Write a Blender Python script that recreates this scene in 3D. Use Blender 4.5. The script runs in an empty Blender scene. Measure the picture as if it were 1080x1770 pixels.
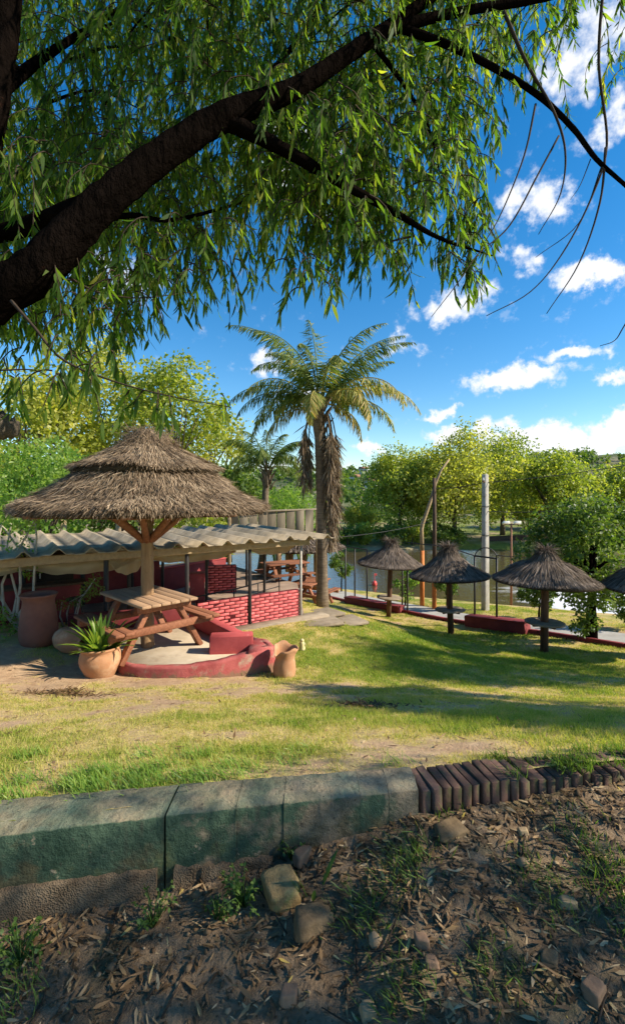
import bpy, math, random
import numpy as np
from mathutils import Vector, Matrix

rng = np.random.default_rng(11)
random.seed(11)
PI = math.pi
R = math.radians
SC = bpy.context.scene
COL = SC.collection

# ------------------------------------------------------------------ camera, sky, sun, exposure
CAM_Z = 1.65
F = 800.0            # focal length of the photograph in its own pixels (1080 x 1770)
HY = 855.0           # row of the horizon
cam_d = bpy.data.cameras.new("camera")
cam = bpy.data.objects.new("camera", cam_d)
COL.objects.link(cam)
cam.location = (0, 0, CAM_Z)
cam.rotation_euler = (R(90), 0, 0)
cam_d.sensor_fit = 'VERTICAL'
cam_d.sensor_height = 36
cam_d.lens = 36 * F / 1770
cam_d.shift_y = -(885 - HY) / 1770
cam_d.clip_start = 0.05
cam_d.clip_end = 3000
SC.camera = cam

SUN_DIR = Vector((0.93, -0.14, 0.66)).normalized()      # towards the sun
sun_el = math.asin(SUN_DIR.z)
sun_az = math.atan2(SUN_DIR.x, SUN_DIR.y)
sd = bpy.data.lights.new("sun", 'SUN')
sd.energy = 5.0
sd.angle = R(0.55)
sd.color = (1.0, 0.90, 0.74)
so = bpy.data.objects.new("sun", sd)
COL.objects.link(so)
so.rotation_euler = SUN_DIR.to_track_quat('Z', 'Y').to_euler()

SC.view_settings.view_transform = 'Standard'
SC.view_settings.look = 'None'
SC.view_settings.gamma = 1.0
SC.view_settings.use_curve_mapping = False
SC.view_settings.exposure = 0.75
SC.cycles.max_bounces = 5
SC.cycles.diffuse_bounces = 3
SC.cycles.transmission_bounces = 3
SC.cycles.glossy_bounces = 2
SC.cycles.transparent_max_bounces = 6
SC.cycles.use_denoising = True
SC.cycles.use_adaptive_sampling = True
SC.cycles.adaptive_threshold = 0.02

world = bpy.data.worlds.new("World")
SC.world = world
world.use_nodes = True


def build_world():
    nt = world.node_tree
    nt.nodes.clear()
    N = nt.nodes.new
    L = nt.links.new
    out = N('ShaderNodeOutputWorld')
    bg = N('ShaderNodeBackground')
    bg.inputs['Strength'].default_value = 0.115
    L(bg.outputs[0], out.inputs[0])
    sky = N('ShaderNodeTexSky')
    sky.sky_type = 'NISHITA'
    sky.sun_disc = False
    sky.sun_elevation = sun_el
    sky.sun_rotation = sun_az
    sky.air_density = 1.0
    sky.dust_density = 0.1
    sky.ozone_density = 1.6
    hs = N('ShaderNodeHueSaturation')
    hs.inputs['Saturation'].default_value = 1.44
    hs.inputs['Value'].default_value = 1.0
    hs.inputs['Hue'].default_value = 0.499
    L(sky.outputs[0], hs.inputs['Color'])
    tc = N('ShaderNodeTexCoord')
    # warp the direction so that cloud outlines billow
    n1 = N('ShaderNodeTexNoise')
    n1.inputs['Scale'].default_value = 13
    n1.inputs['Detail'].default_value = 7
    n1.inputs['Roughness'].default_value = 0.62
    L(tc.outputs['Generated'], n1.inputs['Vector'])
    sub = N('ShaderNodeVectorMath'); sub.operation = 'SUBTRACT'
    L(n1.outputs['Color'], sub.inputs[0]); sub.inputs[1].default_value = (0.5, 0.5, 0.5)
    mul = N('ShaderNodeVectorMath'); mul.operation = 'MULTIPLY'
    L(sub.outputs[0], mul.inputs[0]); mul.inputs[1].default_value = (0.16, 0.16, 0.11)
    add = N('ShaderNodeVectorMath'); add.operation = 'ADD'
    L(tc.outputs['Generated'], add.inputs[0]); L(mul.outputs[0], add.inputs[1])
    # single fair-weather clouds: (column, row, half width, half height, thickness)
    clouds = [(920, 345, 85, 62, .9), (1025, 478, 75, 34, 1.0), (775, 525, 105, 42, .8), (885, 655, 120, 32, 1.0),
              (990, 610, 75, 20, .8), (465, 632, 75, 28, .7), (690, 600, 60, 22, .6), (765, 716, 44, 17, .9),
              (950, 762, 190, 40, 1.1), (1085, 745, 140, 50, 1.1), (640, 772, 60, 16, .8), (600, 820, 110, 26, .7),
              (1010, 80, 110, 90, .7), (860, 742, 40, 34, .9), (530, 300, 130, 90, .8), (460, 215, 120, 60, .9),
              (1075, 645, 60, 22, .9), (780, 752, 55, 18, .9), (905, 445, 60, 26, .6), (1080, 200, 70, 50, .7),
              (500, 815, 90, 34, .7), (520, 690, 90, 30, .5), (200, 480, 130, 70, .5)]
    last = None
    for cx, cy, wx, wy, th in clouds:
        v = Vector(((cx - 540) / F, 1, (HY - cy) / F))
        ln = v.length
        v = v / ln
        mp = N('ShaderNodeVectorMath'); mp.operation = 'SUBTRACT'
        L(add.outputs[0], mp.inputs[0]); mp.inputs[1].default_value = v
        sc_ = N('ShaderNodeVectorMath'); sc_.operation = 'MULTIPLY'
        L(mp.outputs[0], sc_.inputs[0])
        sx = .92 * wx / F / ln; sz = .92 * wy / F / ln
        sc_.inputs[1].default_value = (1 / sx, 1 / sx, 1 / sz)
        le = N('ShaderNodeVectorMath'); le.operation = 'LENGTH'
        L(sc_.outputs[0], le.inputs[0])
        mr = N('ShaderNodeMapRange')
        mr.interpolation_type = 'SMOOTHSTEP'
        mr.inputs['From Min'].default_value = 1.15
        mr.inputs['From Max'].default_value = 0.1
        mr.inputs['To Min'].default_value = 0.0
        mr.inputs['To Max'].default_value = th
        L(le.outputs['Value'], mr.inputs['Value'])
        if last is None:
            last = mr.outputs[0]
        else:
            mx = N('ShaderNodeMath'); mx.operation = 'MAXIMUM'
            L(last, mx.inputs[0]); L(mr.outputs[0], mx.inputs[1])
            last = mx.outputs[0]
    # the same kind of cloud over the rest of the sky
    n2 = N('ShaderNodeTexNoise')
    mp2 = N('ShaderNodeMapping'); mp2.inputs['Scale'].default_value = (1, 1, 1.9)
    L(tc.outputs['Generated'], mp2.inputs[0]); L(mp2.outputs[0], n2.inputs['Vector'])
    n2.inputs['Scale'].default_value = 4.2
    n2.inputs['Detail'].default_value = 8
    n2.inputs['Roughness'].default_value = 0.58
    mr2 = N('ShaderNodeMapRange')
    mr2.inputs['From Min'].default_value = 0.60
    mr2.inputs['From Max'].default_value = 0.74
    mr2.inputs['To Max'].default_value = 0.8
    L(n2.outputs['Fac'], mr2.inputs['Value'])
    mx = N('ShaderNodeMath'); mx.operation = 'MAXIMUM'
    L(last, mx.inputs[0]); L(mr2.outputs[0], mx.inputs[1])
    # ragged edge
    n3 = N('ShaderNodeTexNoise')
    n3.inputs['Scale'].default_value = 34
    n3.inputs['Detail'].default_value = 6
    n3.inputs['Roughness'].default_value = 0.6
    L(tc.outputs['Generated'], n3.inputs['Vector'])
    mr3 = N('ShaderNodeMapRange')
    mr3.inputs['From Min'].default_value = 0.3; mr3.inputs['From Max'].default_value = 0.7
    mr3.inputs['To Min'].default_value = -0.42; mr3.inputs['To Max'].default_value = 0.25
    L(n3.outputs['Fac'], mr3.inputs['Value'])
    ad = N('ShaderNodeMath'); ad.operation = 'ADD'
    L(mx.outputs[0], ad.inputs[0]); L(mr3.outputs[0], ad.inputs[1])
    mr4 = N('ShaderNodeMapRange'); mr4.interpolation_type = 'SMOOTHSTEP'
    mr4.inputs['From Min'].default_value = 0.05; mr4.inputs['From Max'].default_value = 0.75
    mr4.inputs['To Max'].default_value = 0.93
    L(ad.outputs[0], mr4.inputs['Value'])
    cr = N('ShaderNodeMix'); cr.data_type = 'RGBA'
    cr.inputs['A'].default_value = (4.6, 5.0, 5.8, 1)
    cr.inputs['B'].default_value = (5.9, 5.9, 5.9, 1)
    L(mr4.outputs[0], cr.inputs['Factor'])
    mix = N('ShaderNodeMix'); mix.data_type = 'RGBA'
    L(mr4.outputs[0], mix.inputs['Factor'])
    L(hs.outputs[0], mix.inputs['A']); L(cr.outputs['Result'], mix.inputs['B'])
    L(mix.outputs['Result'], bg.inputs['Color'])


build_world()

# ------------------------------------------------------------------ helpers


def PX(px, py, d):
    """point seen at a column and row of the photograph, d metres in front of the camera"""
    return Vector(((px - 540) / F * d, d, CAM_Z + (HY - py) / F * d))


def np_mesh(name, V, faces, rnd=None, smooth=False):
    """faces: list of int arrays (n,3) / (n,4)"""
    V = np.asarray(V, np.float32).reshape(-1, 3)
    me = bpy.data.meshes.new(name)
    me.vertices.add(len(V))
    me.vertices.foreach_set('co', V.ravel())
    idx = []; tot = []
    for f in faces:
        f = np.asarray(f, np.int32)
        if len(f) == 0:
            continue
        idx.append(f.ravel()); tot.append(np.full(len(f), f.shape[1], np.int32))
    idx = np.concatenate(idx); tot = np.concatenate(tot)
    st = np.concatenate([[0], np.cumsum(tot)[:-1]]).astype(np.int32)
    me.loops.add(len(idx)); me.loops.foreach_set('vertex_index', idx)
    me.polygons.add(len(tot)); me.polygons.foreach_set('loop_start', st)
    try:
        me.polygons.foreach_set('loop_total', tot)
    except Exception:
        pass
    if smooth:
        me.polygons.foreach_set('use_smooth', np.ones(len(tot), bool))
    if rnd is not None:
        for k, a in (rnd.items() if isinstance(rnd, dict) else [('rnd', rnd)]):
            at = me.attributes.new(k, 'FLOAT', 'POINT')
            at.data.foreach_set('value', np.asarray(a, np.float32))
    me.update(calc_edges=True)
    me.validate()
    return me


def obj(name, me, mat, parent=None, loc=None, rot=None):
    o = bpy.data.objects.new(name, me)
    COL.objects.link(o)
    if mat is not None and me is not None and len(me.materials) == 0:
        me.materials.append(mat)
    if parent is not None:
        o.parent = parent
    if loc is not None:
        o.location = loc
    if rot is not None:
        o.rotation_euler = rot
    return o


def tag(o, label=None, cat=None, group=None, kind=None):
    if label: o['label'] = label
    if cat: o['category'] = cat
    if group: o['group'] = group
    if kind: o['kind'] = kind
    return o


def empty(name, loc, label, cat, group=None, rz=0.0):
    o = bpy.data.objects.new(name, None)
    COL.objects.link(o)
    o.location = loc
    o.rotation_euler = (0, 0, rz)
    o.empty_display_size = 0.2
    return tag(o, label, cat, group)


class MB:
    """collects shapes for one mesh"""

    def __init__(s):
        s.V = []; s.T = []; s.Q = []; s.n = 0; s.A = []

    def add(s, V, T=None, Q=None, a=None):
        V = np.asarray(V, float).reshape(-1, 3)
        if T is not None and len(T): s.T.append(np.asarray(T, int) + s.n)
        if Q is not None and len(Q): s.Q.append(np.asarray(Q, int) + s.n)
        s.V.append(V); s.n += len(V)
        s.A.append(np.full(len(V), 0.5) if a is None else np.asarray(a, float))
        return s

    def box(s, c, size, M=None, bev=0.0, jit=0.0, taper=1.0):
        sx, sy, sz = [v / 2 for v in size]
        b = min(bev, sx * .9, sy * .9, sz * .9)
        if b > 0:
            V = []
            for x in (-1, 1):
                for y in (-1, 1):
                    for z in (-1, 1):
                        V.append((x * sx, y * (sy - b), z * (sz - b)))
                        V.append((x * (sx - b), y * sy, z * (sz - b)))
                        V.append((x * (sx - b), y * (sy - b), z * sz))
            def i(x, y, z, k): return ((x * 2 + y) * 2 + z) * 3 + k
            Q = []; T = []
            Q += [(i(0,0,0,0), i(0,0,1,0), i(0,1,1,0), i(0,1,0,0)), (i(1,0,0,0), i(1,1,0,0), i(1,1,1,0), i(1,0,1,0))]
            Q += [(i(0,0,0,1), i(1,0,0,1), i(1,0,1,1), i(0,0,1,1)), (i(0,1,0,1), i(0,1,1,1), i(1,1,1,1), i(1,1,0,1))]
            Q += [(i(0,0,0,2), i(0,1,0,2), i(1,1,0,2), i(1,0,0,2)), (i(0,0,1,2), i(1,0,1,2), i(1,1,1,2), i(0,1,1,2))]
            for x in (0, 1):
                for y in (0, 1):
                    Q.append((i(x,y,0,0), i(x,y,0,1), i(x,y,1,1), i(x,y,1,0)) if (x + y) % 2 == 0 else (i(x,y,0,0), i(x,y,1,0), i(x,y,1,1), i(x,y,0,1)))
            for x in (0, 1):
                for z in (0, 1):
                    Q.append((i(x,0,z,0), i(x,1,z,0), i(x,1,z,2), i(x,0,z,2)) if (x + z) % 2 == 0 else (i(x,0,z,0), i(x,0,z,2), i(x,1,z,2), i(x,1,z,0)))
            for y in (0, 1):
                for z in (0, 1):
                    Q.append((i(0,y,z,1), i(0,y,z,2), i(1,y,z,2), i(1,y,z,1)) if (y + z) % 2 == 0 else (i(0,y,z,1), i(1,y,z,1), i(1,y,z,2), i(0,y,z,2)))
            for x in (0, 1):
                for y in (0, 1):
                    for z in (0, 1):
                        T.append((i(x,y,z,0), i(x,y,z,1), i(x,y,z,2)))
        else:
            V = [(x * sx, y * sy, z * sz) for x in (-1, 1) for y in (-1, 1) for z in (-1, 1)]
            Q = [(0,1,3,2), (4,6,7,5), (0,4,5,1), (2,3,7,6), (0,2,6,4), (1,5,7,3)]; T = []
        V = np.array(V, float)
        if taper != 1.0:
            k = np.where(V[:, 2] > 0, taper, 1.0); V[:, 0] *= k; V[:, 1] *= k
        if jit:
            V += rng.uniform(-jit, jit, V.shape)
        if M is not None:
            V = V @ np.array(M.to_3x3()).T
        V = V + np.array(c, float)
        return s.add(V, T, Q)

    def beam(s, a, b, w, h, up=(0, 0, 1), bev=0.006):
        a = Vector(a); b = Vector(b)
        d = (b - a); ln = d.length; d.normalize()
        u = Vector(up)
        y = u.cross(d)
        if y.length < 1e-4: y = Vector((1, 0, 0)).cross(d)
        y.normalize(); z = d.cross(y)
        M = Matrix((d, y, z)).transposed()
        return s.box((a + b) / 2, (ln, w, h), M, bev)

    def tube(s, pts, rad, n=8, cap=True, noise=0.0, twist=0.0):
        P = np.array([tuple(p) for p in pts], float)
        m = len(P)
        rad = np.full(m, rad) if np.isscalar(rad) else np.array(rad, float)
        T = np.gradient(P, axis=0)
        T /= np.linalg.norm(T, axis=1)[:, None] + 1e-9
        ref = np.array([0, 0, 1.0]) if abs(T[0][2]) < .9 else np.array([1.0, 0, 0])
        X = np.cross(ref, T[0]); X /= np.linalg.norm(X)
        V = []
        ang = np.linspace(0, 2 * PI, n, endpoint=False)
        for i in range(m):
            X = X - T[i] * np.dot(X, T[i]); X /= np.linalg.norm(X) + 1e-9
            Y = np.cross(T[i], X)
            r = rad[i] * (1 + (rng.uniform(-noise, noise, n) if noise else 0))
            V.append(P[i] + (np.cos(ang + twist * i) * r)[:, None] * X + (np.sin(ang + twist * i) * r)[:, None] * Y)
        V = np.concatenate(V)
        Q = []
        for i in range(m - 1):
            for j in range(n):
                k = (j + 1) % n
                Q.append((i * n + j, i * n + k, (i + 1) * n + k, (i + 1) * n + j))
        Tt = []
        if cap:
            V = np.concatenate([V, P[:1], P[-1:]])
            for j in range(n):
                k = (j + 1) % n
                Tt.append((m * n, k, j)); Tt.append((m * n + 1, (m - 1) * n + j, (m - 1) * n + k))
        return s.add(V, Tt, Q)

    def lathe(s, prof, n=28, c=(0, 0, 0), M=None, fn=None):
        m = len(prof)
        ang = np.linspace(0, 2 * PI, n, endpoint=False)
        V = []
        for r, z in prof:
            V.append(np.stack([r * np.cos(ang), r * np.sin(ang), np.full(n, z)], 1))
        V = np.concatenate(V)
        if fn is not None: V = fn(V)
        Q = []
        for i in range(m - 1):
            for j in range(n):
                k = (j + 1) % n
                Q.append((i * n + j, i * n + k, (i + 1) * n + k, (i + 1) * n + j))
        if M is not None: V = V @ np.array(M.to_3x3()).T
        return s.add(V + np.array(c, float), None, Q)

    def prism(s, poly, z0, z1):
        n = len(poly)
        V = [(x, y, z0) for x, y in poly] + [(x, y, z1) for x, y in poly]
        Q = [(i, (i + 1) % n, n + (i + 1) % n, n + i) for i in range(n)]
        cx = sum(p[0] for p in poly) / n; cy = sum(p[1] for p in poly) / n
        V += [(cx, cy, z0), (cx, cy, z1)]
        T = [(2 * n, (i + 1) % n, i) for i in range(n)] + [(2 * n + 1, n + i, n + (i + 1) % n) for i in range(n)]
        return s.add(V, T, Q)

    def mesh(s, name, smooth=False, attr=False):
        V = np.concatenate(s.V)
        fs = []
        if s.T: fs.append(np.concatenate(s.T))
        if s.Q: fs.append(np.concatenate(s.Q))
        return np_mesh(name, V, fs, np.concatenate(s.A) if attr else None, smooth)

    def build(s, name, mat, parent=None, smooth=False, attr=False, loc=None, rot=None):
        return obj(name, s.mesh(name, smooth, attr), mat, parent, loc, rot)


def unit(v):
    return v / (np.linalg.norm(v, axis=-1, keepdims=True) + 1e-9)


def leaf6(P, D, Nn, L, W, bend=0.15):
    """pointed narrow leaves, 6 vertices each"""
    P = np.asarray(P, float); n = len(P)
    D = unit(np.asarray(D, float)); S = unit(np.cross(D, Nn)); Nn = np.cross(S, D)
    L = np.broadcast_to(L, n)[:, None]; W = np.broadcast_to(W, n)[:, None]; bend = np.broadcast_to(bend, n)[:, None]
    def at(t, w): return P + D * L * t + S * W * w - Nn * L * bend * t * t
    V = np.stack([at(0, 0), at(.3, .5), at(.3, -.5), at(.68, .36), at(.68, -.36), at(1, 0)], 1)
    b = np.arange(n)[:, None] * 6
    T = np.concatenate([b + [0, 2, 1], b + [3, 4, 5]])
    Q = b + [1, 2, 4, 3]
    return V.reshape(-1, 3), T, Q


def leaf4(P, D, Nn, L, W, fold=0.12):
    P = np.asarray(P, float); n = len(P)
    D = unit(np.asarray(D, float)); S = unit(np.cross(D, Nn)); Nn = np.cross(S, D)
    L = np.broadcast_to(L, n)[:, None]; W = np.broadcast_to(W, n)[:, None]
    V = np.stack([P, P + D * L * .5 + S * W * .5 + Nn * W * fold, P + D * L, P + D * L * .5 - S * W * .5 + Nn * W * fold], 1)
    b = np.arange(n)[:, None] * 4
    return V.reshape(-1, 3), np.concatenate([b + [0, 3, 1], b + [1, 3, 2]])


def rand_dir(n):
    v = rng.normal(size=(n, 3))
    return unit(v)


def vnoise(x, y, seed=0):
    """value noise on numpy arrays, 0..1"""
    x = np.asarray(x, float); y = np.asarray(y, float)
    xi = np.floor(x).astype(int); yi = np.floor(y).astype(int)
    fx = x - xi; fy = y - yi
    fx = fx * fx * (3 - 2 * fx); fy = fy * fy * (3 - 2 * fy)
    def h(a, b):
        v = np.sin(a * 127.1 + b * 311.7 + seed * 74.7) * 43758.5453
        return v - np.floor(v)
    return (h(xi, yi) * (1 - fx) + h(xi + 1, yi) * fx) * (1 - fy) + (h(xi, yi + 1) * (1 - fx) + h(xi + 1, yi + 1) * fx) * fy


def fbm(x, y, s=1.0, o=4, seed=0):
    t = 0; a = 0.5; w = 0
    for k in range(o):
        t = t + a * vnoise(np.asarray(x) * s + 17.3 * k, np.asarray(y) * s + 9.1 * k, seed + k); w += a
        s *= 2.03; a *= .5
    return t / w


# ------------------------------------------------------------------ materials
class NT:
    def __init__(s, name):
        s.m = bpy.data.materials.new(name); s.m.use_nodes = True
        s.t = s.m.node_tree; s.t.nodes.clear()
        s.out = s.n('ShaderNodeOutputMaterial')

    def n(s, k, **kw):
        nd = s.t.nodes.new(k)
        for a, v in kw.items():
            if hasattr(nd, a): setattr(nd, a, v)
        return nd

    def l(s, a, b): s.t.links.new(a, b)

    def noise(s, vec, scale, detail=4, rough=.6, dist=0.0):
        nd = s.n('ShaderNodeTexNoise')
        nd.inputs['Scale'].default_value = scale; nd.inputs['Detail'].default_value = detail
        nd.inputs['Roughness'].default_value = rough; nd.inputs['Distortion'].default_value = dist
        if vec is not None: s.l(vec, nd.inputs['Vector'])
        return nd.outputs['Fac']

    def ramp(s, fac, stops):
        r = s.n('ShaderNodeValToRGB')
        el = r.color_ramp.elements
        while len(el) > 1: el.remove(el[0])
        el[0].position = stops[0][0]; el[0].color = (*stops[0][1], 1)
        for p, c in stops[1:]:
            e = el.new(p); e.color = (*c, 1)
        s.l(fac, r.inputs['Fac'])
        return r.outputs['Color']

    def mix(s, f, a, b):
        m = s.n('ShaderNodeMix'); m.data_type = 'RGBA'
        for k, v in (('Factor', f), ('A', a), ('B', b)):
            if isinstance(v, (float, int)): m.inputs[k].default_value = v
            elif isinstance(v, tuple): m.inputs[k].default_value = (*v, 1)
            else: s.l(v, m.inputs[k])
        return m.outputs['Result']

    def mapr(s, v, a, b, c=0., d=1.):
        m = s.n('ShaderNodeMapRange')
        for k, x in (('From Min', a), ('From Max', b), ('To Min', c), ('To Max', d)): m.inputs[k].default_value = x
        s.l(v, m.inputs['Value'])
        return m.outputs[0]

    def math(s, op, a, b):
        m = s.n('ShaderNodeMath'); m.operation = op
        for k, v in ((0, a), (1, b)):
            if isinstance(v, (float, int)): m.inputs[k].default_value = v
            else: s.l(v, m.inputs[k])
        return m.outputs[0]

    def coord(s, kind='Object', scale=(1, 1, 1)):
        if kind == 'Position':
            c = s.n('ShaderNodeNewGeometry').outputs['Position']
        else:
            c = s.n('ShaderNodeTexCoord').outputs[kind]
        if scale != (1, 1, 1):
            mp = s.n('ShaderNodeMapping'); mp.inputs['Scale'].default_value = scale
            s.l(c, mp.inputs[0]); c = mp.outputs[0]
        return c

    def bump(s, h, strength=.3, dist=.02):
        b = s.n('ShaderNodeBump'); b.inputs['Strength'].default_value = strength; b.inputs['Distance'].default_value = dist
        s.l(h, b.inputs['Height'])
        return b.outputs[0]

    def attr(s, name='rnd'):
        a = s.n('ShaderNodeAttribute'); a.attribute_name = name
        return a.outputs['Fac']

    def objrand(s):
        return s.n('ShaderNodeObjectInfo').outputs['Random']

    def pbsdf(s, col, rough=.8, spec=.3, normal=None, metal=0.0):
        p = s.n('ShaderNodeBsdfPrincipled')
        if isinstance(col, tuple): p.inputs['Base Color'].default_value = (*col, 1)
        else: s.l(col, p.inputs['Base Color'])
        if isinstance(rough, float): p.inputs['Roughness'].default_value = rough
        else: s.l(rough, p.inputs['Roughness'])
        p.inputs['Specular IOR Level'].default_value = spec
        p.inputs['Metallic'].default_value = metal
        if normal is not None: s.l(normal, p.inputs['Normal'])
        return p

    def fin(s, sh):
        s.l(sh.outputs[0], s.out.inputs['Surface'])
        return s.m


def mat_plain(name, c1, c2, scale=6, rough=.8, bump=.25, bscale=None, stretch=(1, 1, 1), c3=None, wear=(.62, .68), wscale=3, spec=.25,
              rand=.0, dist=.01, metal=0.0, kind='Object'):
    t = NT(name)
    co = t.coord(kind, stretch)
    f = t.noise(co, scale, 6, .62)
    col = t.ramp(f, [(.28, c1), (.72, c2)])
    if c3 is not None:
        f3 = t.noise(t.coord(kind), wscale, 7, .68)
        col = t.mix(t.mapr(f3, wear[0], wear[1]), col, c3)
    if rand:
        h = t.n('ShaderNodeHueSaturation')
        t.l(t.mapr(t.objrand(), 0, 1, 1 - rand, 1 + rand), h.inputs['Value']); t.l(col, h.inputs['Color'])
        col = h.outputs[0]
    nb = t.noise(co, bscale or scale * 5, 5, .65)
    return t.fin(t.pbsdf(col, rough, spec, t.bump(nb, bump, dist), metal))


def mat_leaf(name, stops, trans=.4, tcol=(1.15, 1.2, .5), rough=.45, spec=.35):
    t = NT(name)
    col = t.ramp(t.attr('rnd'), stops)
    p = t.pbsdf(col, rough, spec)
    tr = t.n('ShaderNodeBsdfTranslucent')
    h = t.n('ShaderNodeMix'); h.data_type = 'RGBA'; h.blend_type = 'MULTIPLY'; h.inputs['Factor'].default_value = 1
    t.l(col, h.inputs['A']); h.inputs['B'].default_value = (*[v * 1.9 for v in tcol], 1)
    t.l(h.outputs['Result'], tr.inputs['Color'])
    mx = t.n('ShaderNodeMixShader'); mx.inputs[0].default_value = trans
    t.l(p.outputs[0], mx.inputs[1]); t.l(tr.outputs[0], mx.inputs[2])
    return t.fin(mx)


def mat_wood(name, c1, c2, rough=.75, axis='x', scale=4, rand=.15, spec=.2):
    st = {'x': (.6, 9, 9), 'y': (9, .6, 9), 'z': (9, 9, .6)}[axis]
    return mat_plain(name, c1, c2, scale, rough, .35, scale * 3, st, rand=rand, spec=spec, dist=.006)


M = {}
M['bark_dark'] = mat_plain('bark_dark', (.0025, .002, .0017), (.010, .007, .0055), 9, 1.0, 1.0, 22, (1, 1, .45), dist=.06, spec=.0,
                           c3=(.035, .016, .010), wear=(.66, .74), wscale=5)
M['bark_grey'] = mat_plain('bark_grey', (.05, .04, .03), (.15, .12, .09), 7, .95, .8, 20, (1, 1, .4), dist=.03, spec=.1)
M['twig'] = mat_plain('twig', (.03, .022, .016), (.07, .05, .035), 20, .9, .3, spec=.1)
M['pale_stem'] = mat_plain('pale_stem', (.30, .25, .19), (.48, .42, .34), 9, .85, .3, c3=(.16, .12, .08), wear=(.6, .7), wscale=12)
M['willow_leaf'] = mat_leaf('willow_leaf', [(0, (.022, .052, .012)), (.4, (.055, .108, .019)), (.75, (.125, .185, .028)), (1, (.28, .27, .045))], .6, (1.1, 1.2, .4), .6, .2)
M['far_leaf'] = mat_leaf('far_leaf', [(0, (.09, .135, .02)), (.5, (.21, .255, .035)), (.85, (.33, .34, .055)), (1, (.45, .40, .08))], .42)
M['yellow_leaf'] = mat_leaf('yellow_leaf', [(0, (.13, .16, .025)), (.5, (.29, .30, .055)), (1, (.46, .42, .10))], .45)
M['dark_leaf'] = mat_leaf('dark_leaf', [(0, (.035, .07, .014)), (.5, (.085, .14, .024)), (1, (.17, .22, .04))], .35)
M['gold_leaf'] = mat_leaf('gold_leaf', [(0, (.10, .12, .02)), (.5, (.22, .19, .03)), (.85, (.36, .22, .035)), (1, (.42, .20, .03))], .4)
M['bamboo_leaf'] = mat_leaf('bamboo_leaf', [(0, (.07, .14, .02)), (.5, (.14, .24, .04)), (1, (.26, .33, .07))], .45)
M['cypress_leaf'] = mat_leaf('cypress_leaf', [(0, (.012, .026, .014)), (1, (.04, .065, .03))], .15)
M['palm_leaf'] = mat_leaf('palm_leaf', [(0, (.045, .09, .02)), (.4, (.13, .18, .04)), (.7, (.30, .28, .08)), (1, (.48, .36, .15))], .35, (1.1, 1.1, .6), .6, .2)
M['dead_frond'] = mat_leaf('dead_frond', [(0, (.08, .058, .04)), (.5, (.19, .14, .095)), (1, (.33, .26, .18))], .15, (1, .9, .7), .9, .1)
M['palm_trunk'] = mat_plain('palm_trunk', (.11, .08, .055), (.26, .20, .14), 5, .95, .9, 14, (1, 1, 6), dist=.03, spec=.1)
M['straw'] = mat_leaf('straw', [(0, (.065, .045, .028)), (.35, (.19, .135, .088)), (.7, (.42, .315, .21)), (1, (.66, .53, .37))], .08, (1, .9, .7), .85, .15)
M['straw_grey'] = mat_leaf('straw_grey', [(0, (.05, .038, .03)), (.35, (.13, .10, .078)), (.7, (.28, .22, .17)), (1, (.44, .36, .28))], .06, (1, .9, .8), .85, .15)
M['straw_core'] = mat_plain('straw_core', (.035, .024, .015), (.085, .06, .035), 14, .95, .6, 40, spec=.05)
M['wood_red'] = mat_wood('wood_red', (.17, .065, .034), (.32, .135, .07), .7, 'x', 4)
M['wood_post'] = mat_plain('wood_post', (.19, .11, .055), (.36, .23, .12), 6, .8, .5, 18, (3, 3, .4), c3=(.10, .05, .025), wear=(.6, .68), wscale=9)
M['wood_pole_red'] = mat_plain('wood_pole_red', (.17, .075, .045), (.30, .15, .09), 6, .8, .4, 18, (3, 3, 3))
M['wood_top'] = mat_wood('wood_top', (.25, .15, .085), (.40, .26, .16), .75, 'x', 4, .12)
M['wood_grey'] = mat_wood('wood_grey', (.17, .14, .10), (.31, .26, .19), .85, 'z', 4, .2)
M['wood_tan'] = mat_plain('wood_tan', (.26, .18, .10), (.42, .31, .18), 4, .8, .4, 12, (4, 4, 4), c3=(.15, .10, .06), wear=(.6, .7))
M['wood_dark'] = mat_plain('wood_dark', (.055, .035, .025), (.12, .075, .05), 8, .85, .5, 20, (3, 3, .5))
M['umb_post'] = mat_plain('umb_post', (.07, .035, .02), (.17, .085, .045), 8, .8, .5, 20, (3, 3, .5), c3=(.22, .13, .07), wear=(.58, .68), wscale=5)
M['slab'] = mat_plain('slab', (.20, .155, .105), (.33, .265, .19), 7, .85, .3, spec=.2)
M['red_paint'] = mat_plain('red_paint', (.34, .052, .052), (.46, .085, .08), 5, .72, .3, 30, c3=(.48, .22, .18), wear=(.60, .78), wscale=6, spec=.3)
M['red_curb'] = mat_plain('red_curb', (.32, .075, .065), (.48, .15, .13), 6, .8, .4, 30, c3=(.26, .20, .13), wear=(.52, .72), wscale=4.5, spec=.2)
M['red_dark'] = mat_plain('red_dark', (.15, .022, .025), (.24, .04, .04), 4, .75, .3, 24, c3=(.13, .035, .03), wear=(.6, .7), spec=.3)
M['brick_pink'] = mat_plain('brick_pink', (.46, .075, .08), (.64, .14, .14), 9, .7, .35, 40, c3=(.50, .27, .23), wear=(.56, .72), wscale=9, rand=.26, spec=.25)
M['mortar_red'] = mat_plain('mortar_red', (.07, .008, .010), (.13, .018, .02), 12, .9, .5, 40)
M['cream'] = mat_plain('cream', (.50, .48, .40), (.66, .64, .55), 3, .85, .2, 20)
M['dark_metal'] = mat_plain('dark_metal', (.018, .016, .016), (.04, .034, .03), 12, .55, .15, spec=.4)
M['dark_inside'] = mat_plain('dark_inside', (.02, .015, .012), (.05, .035, .028), 6, .9, .2)
M['fibro'] = mat_plain('fibro', (.22, .175, .115), (.46, .375, .265), 3, .92, .4, 24, c3=(.14, .13, .11), wear=(.52, .72), wscale=3.2, spec=.15)
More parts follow.
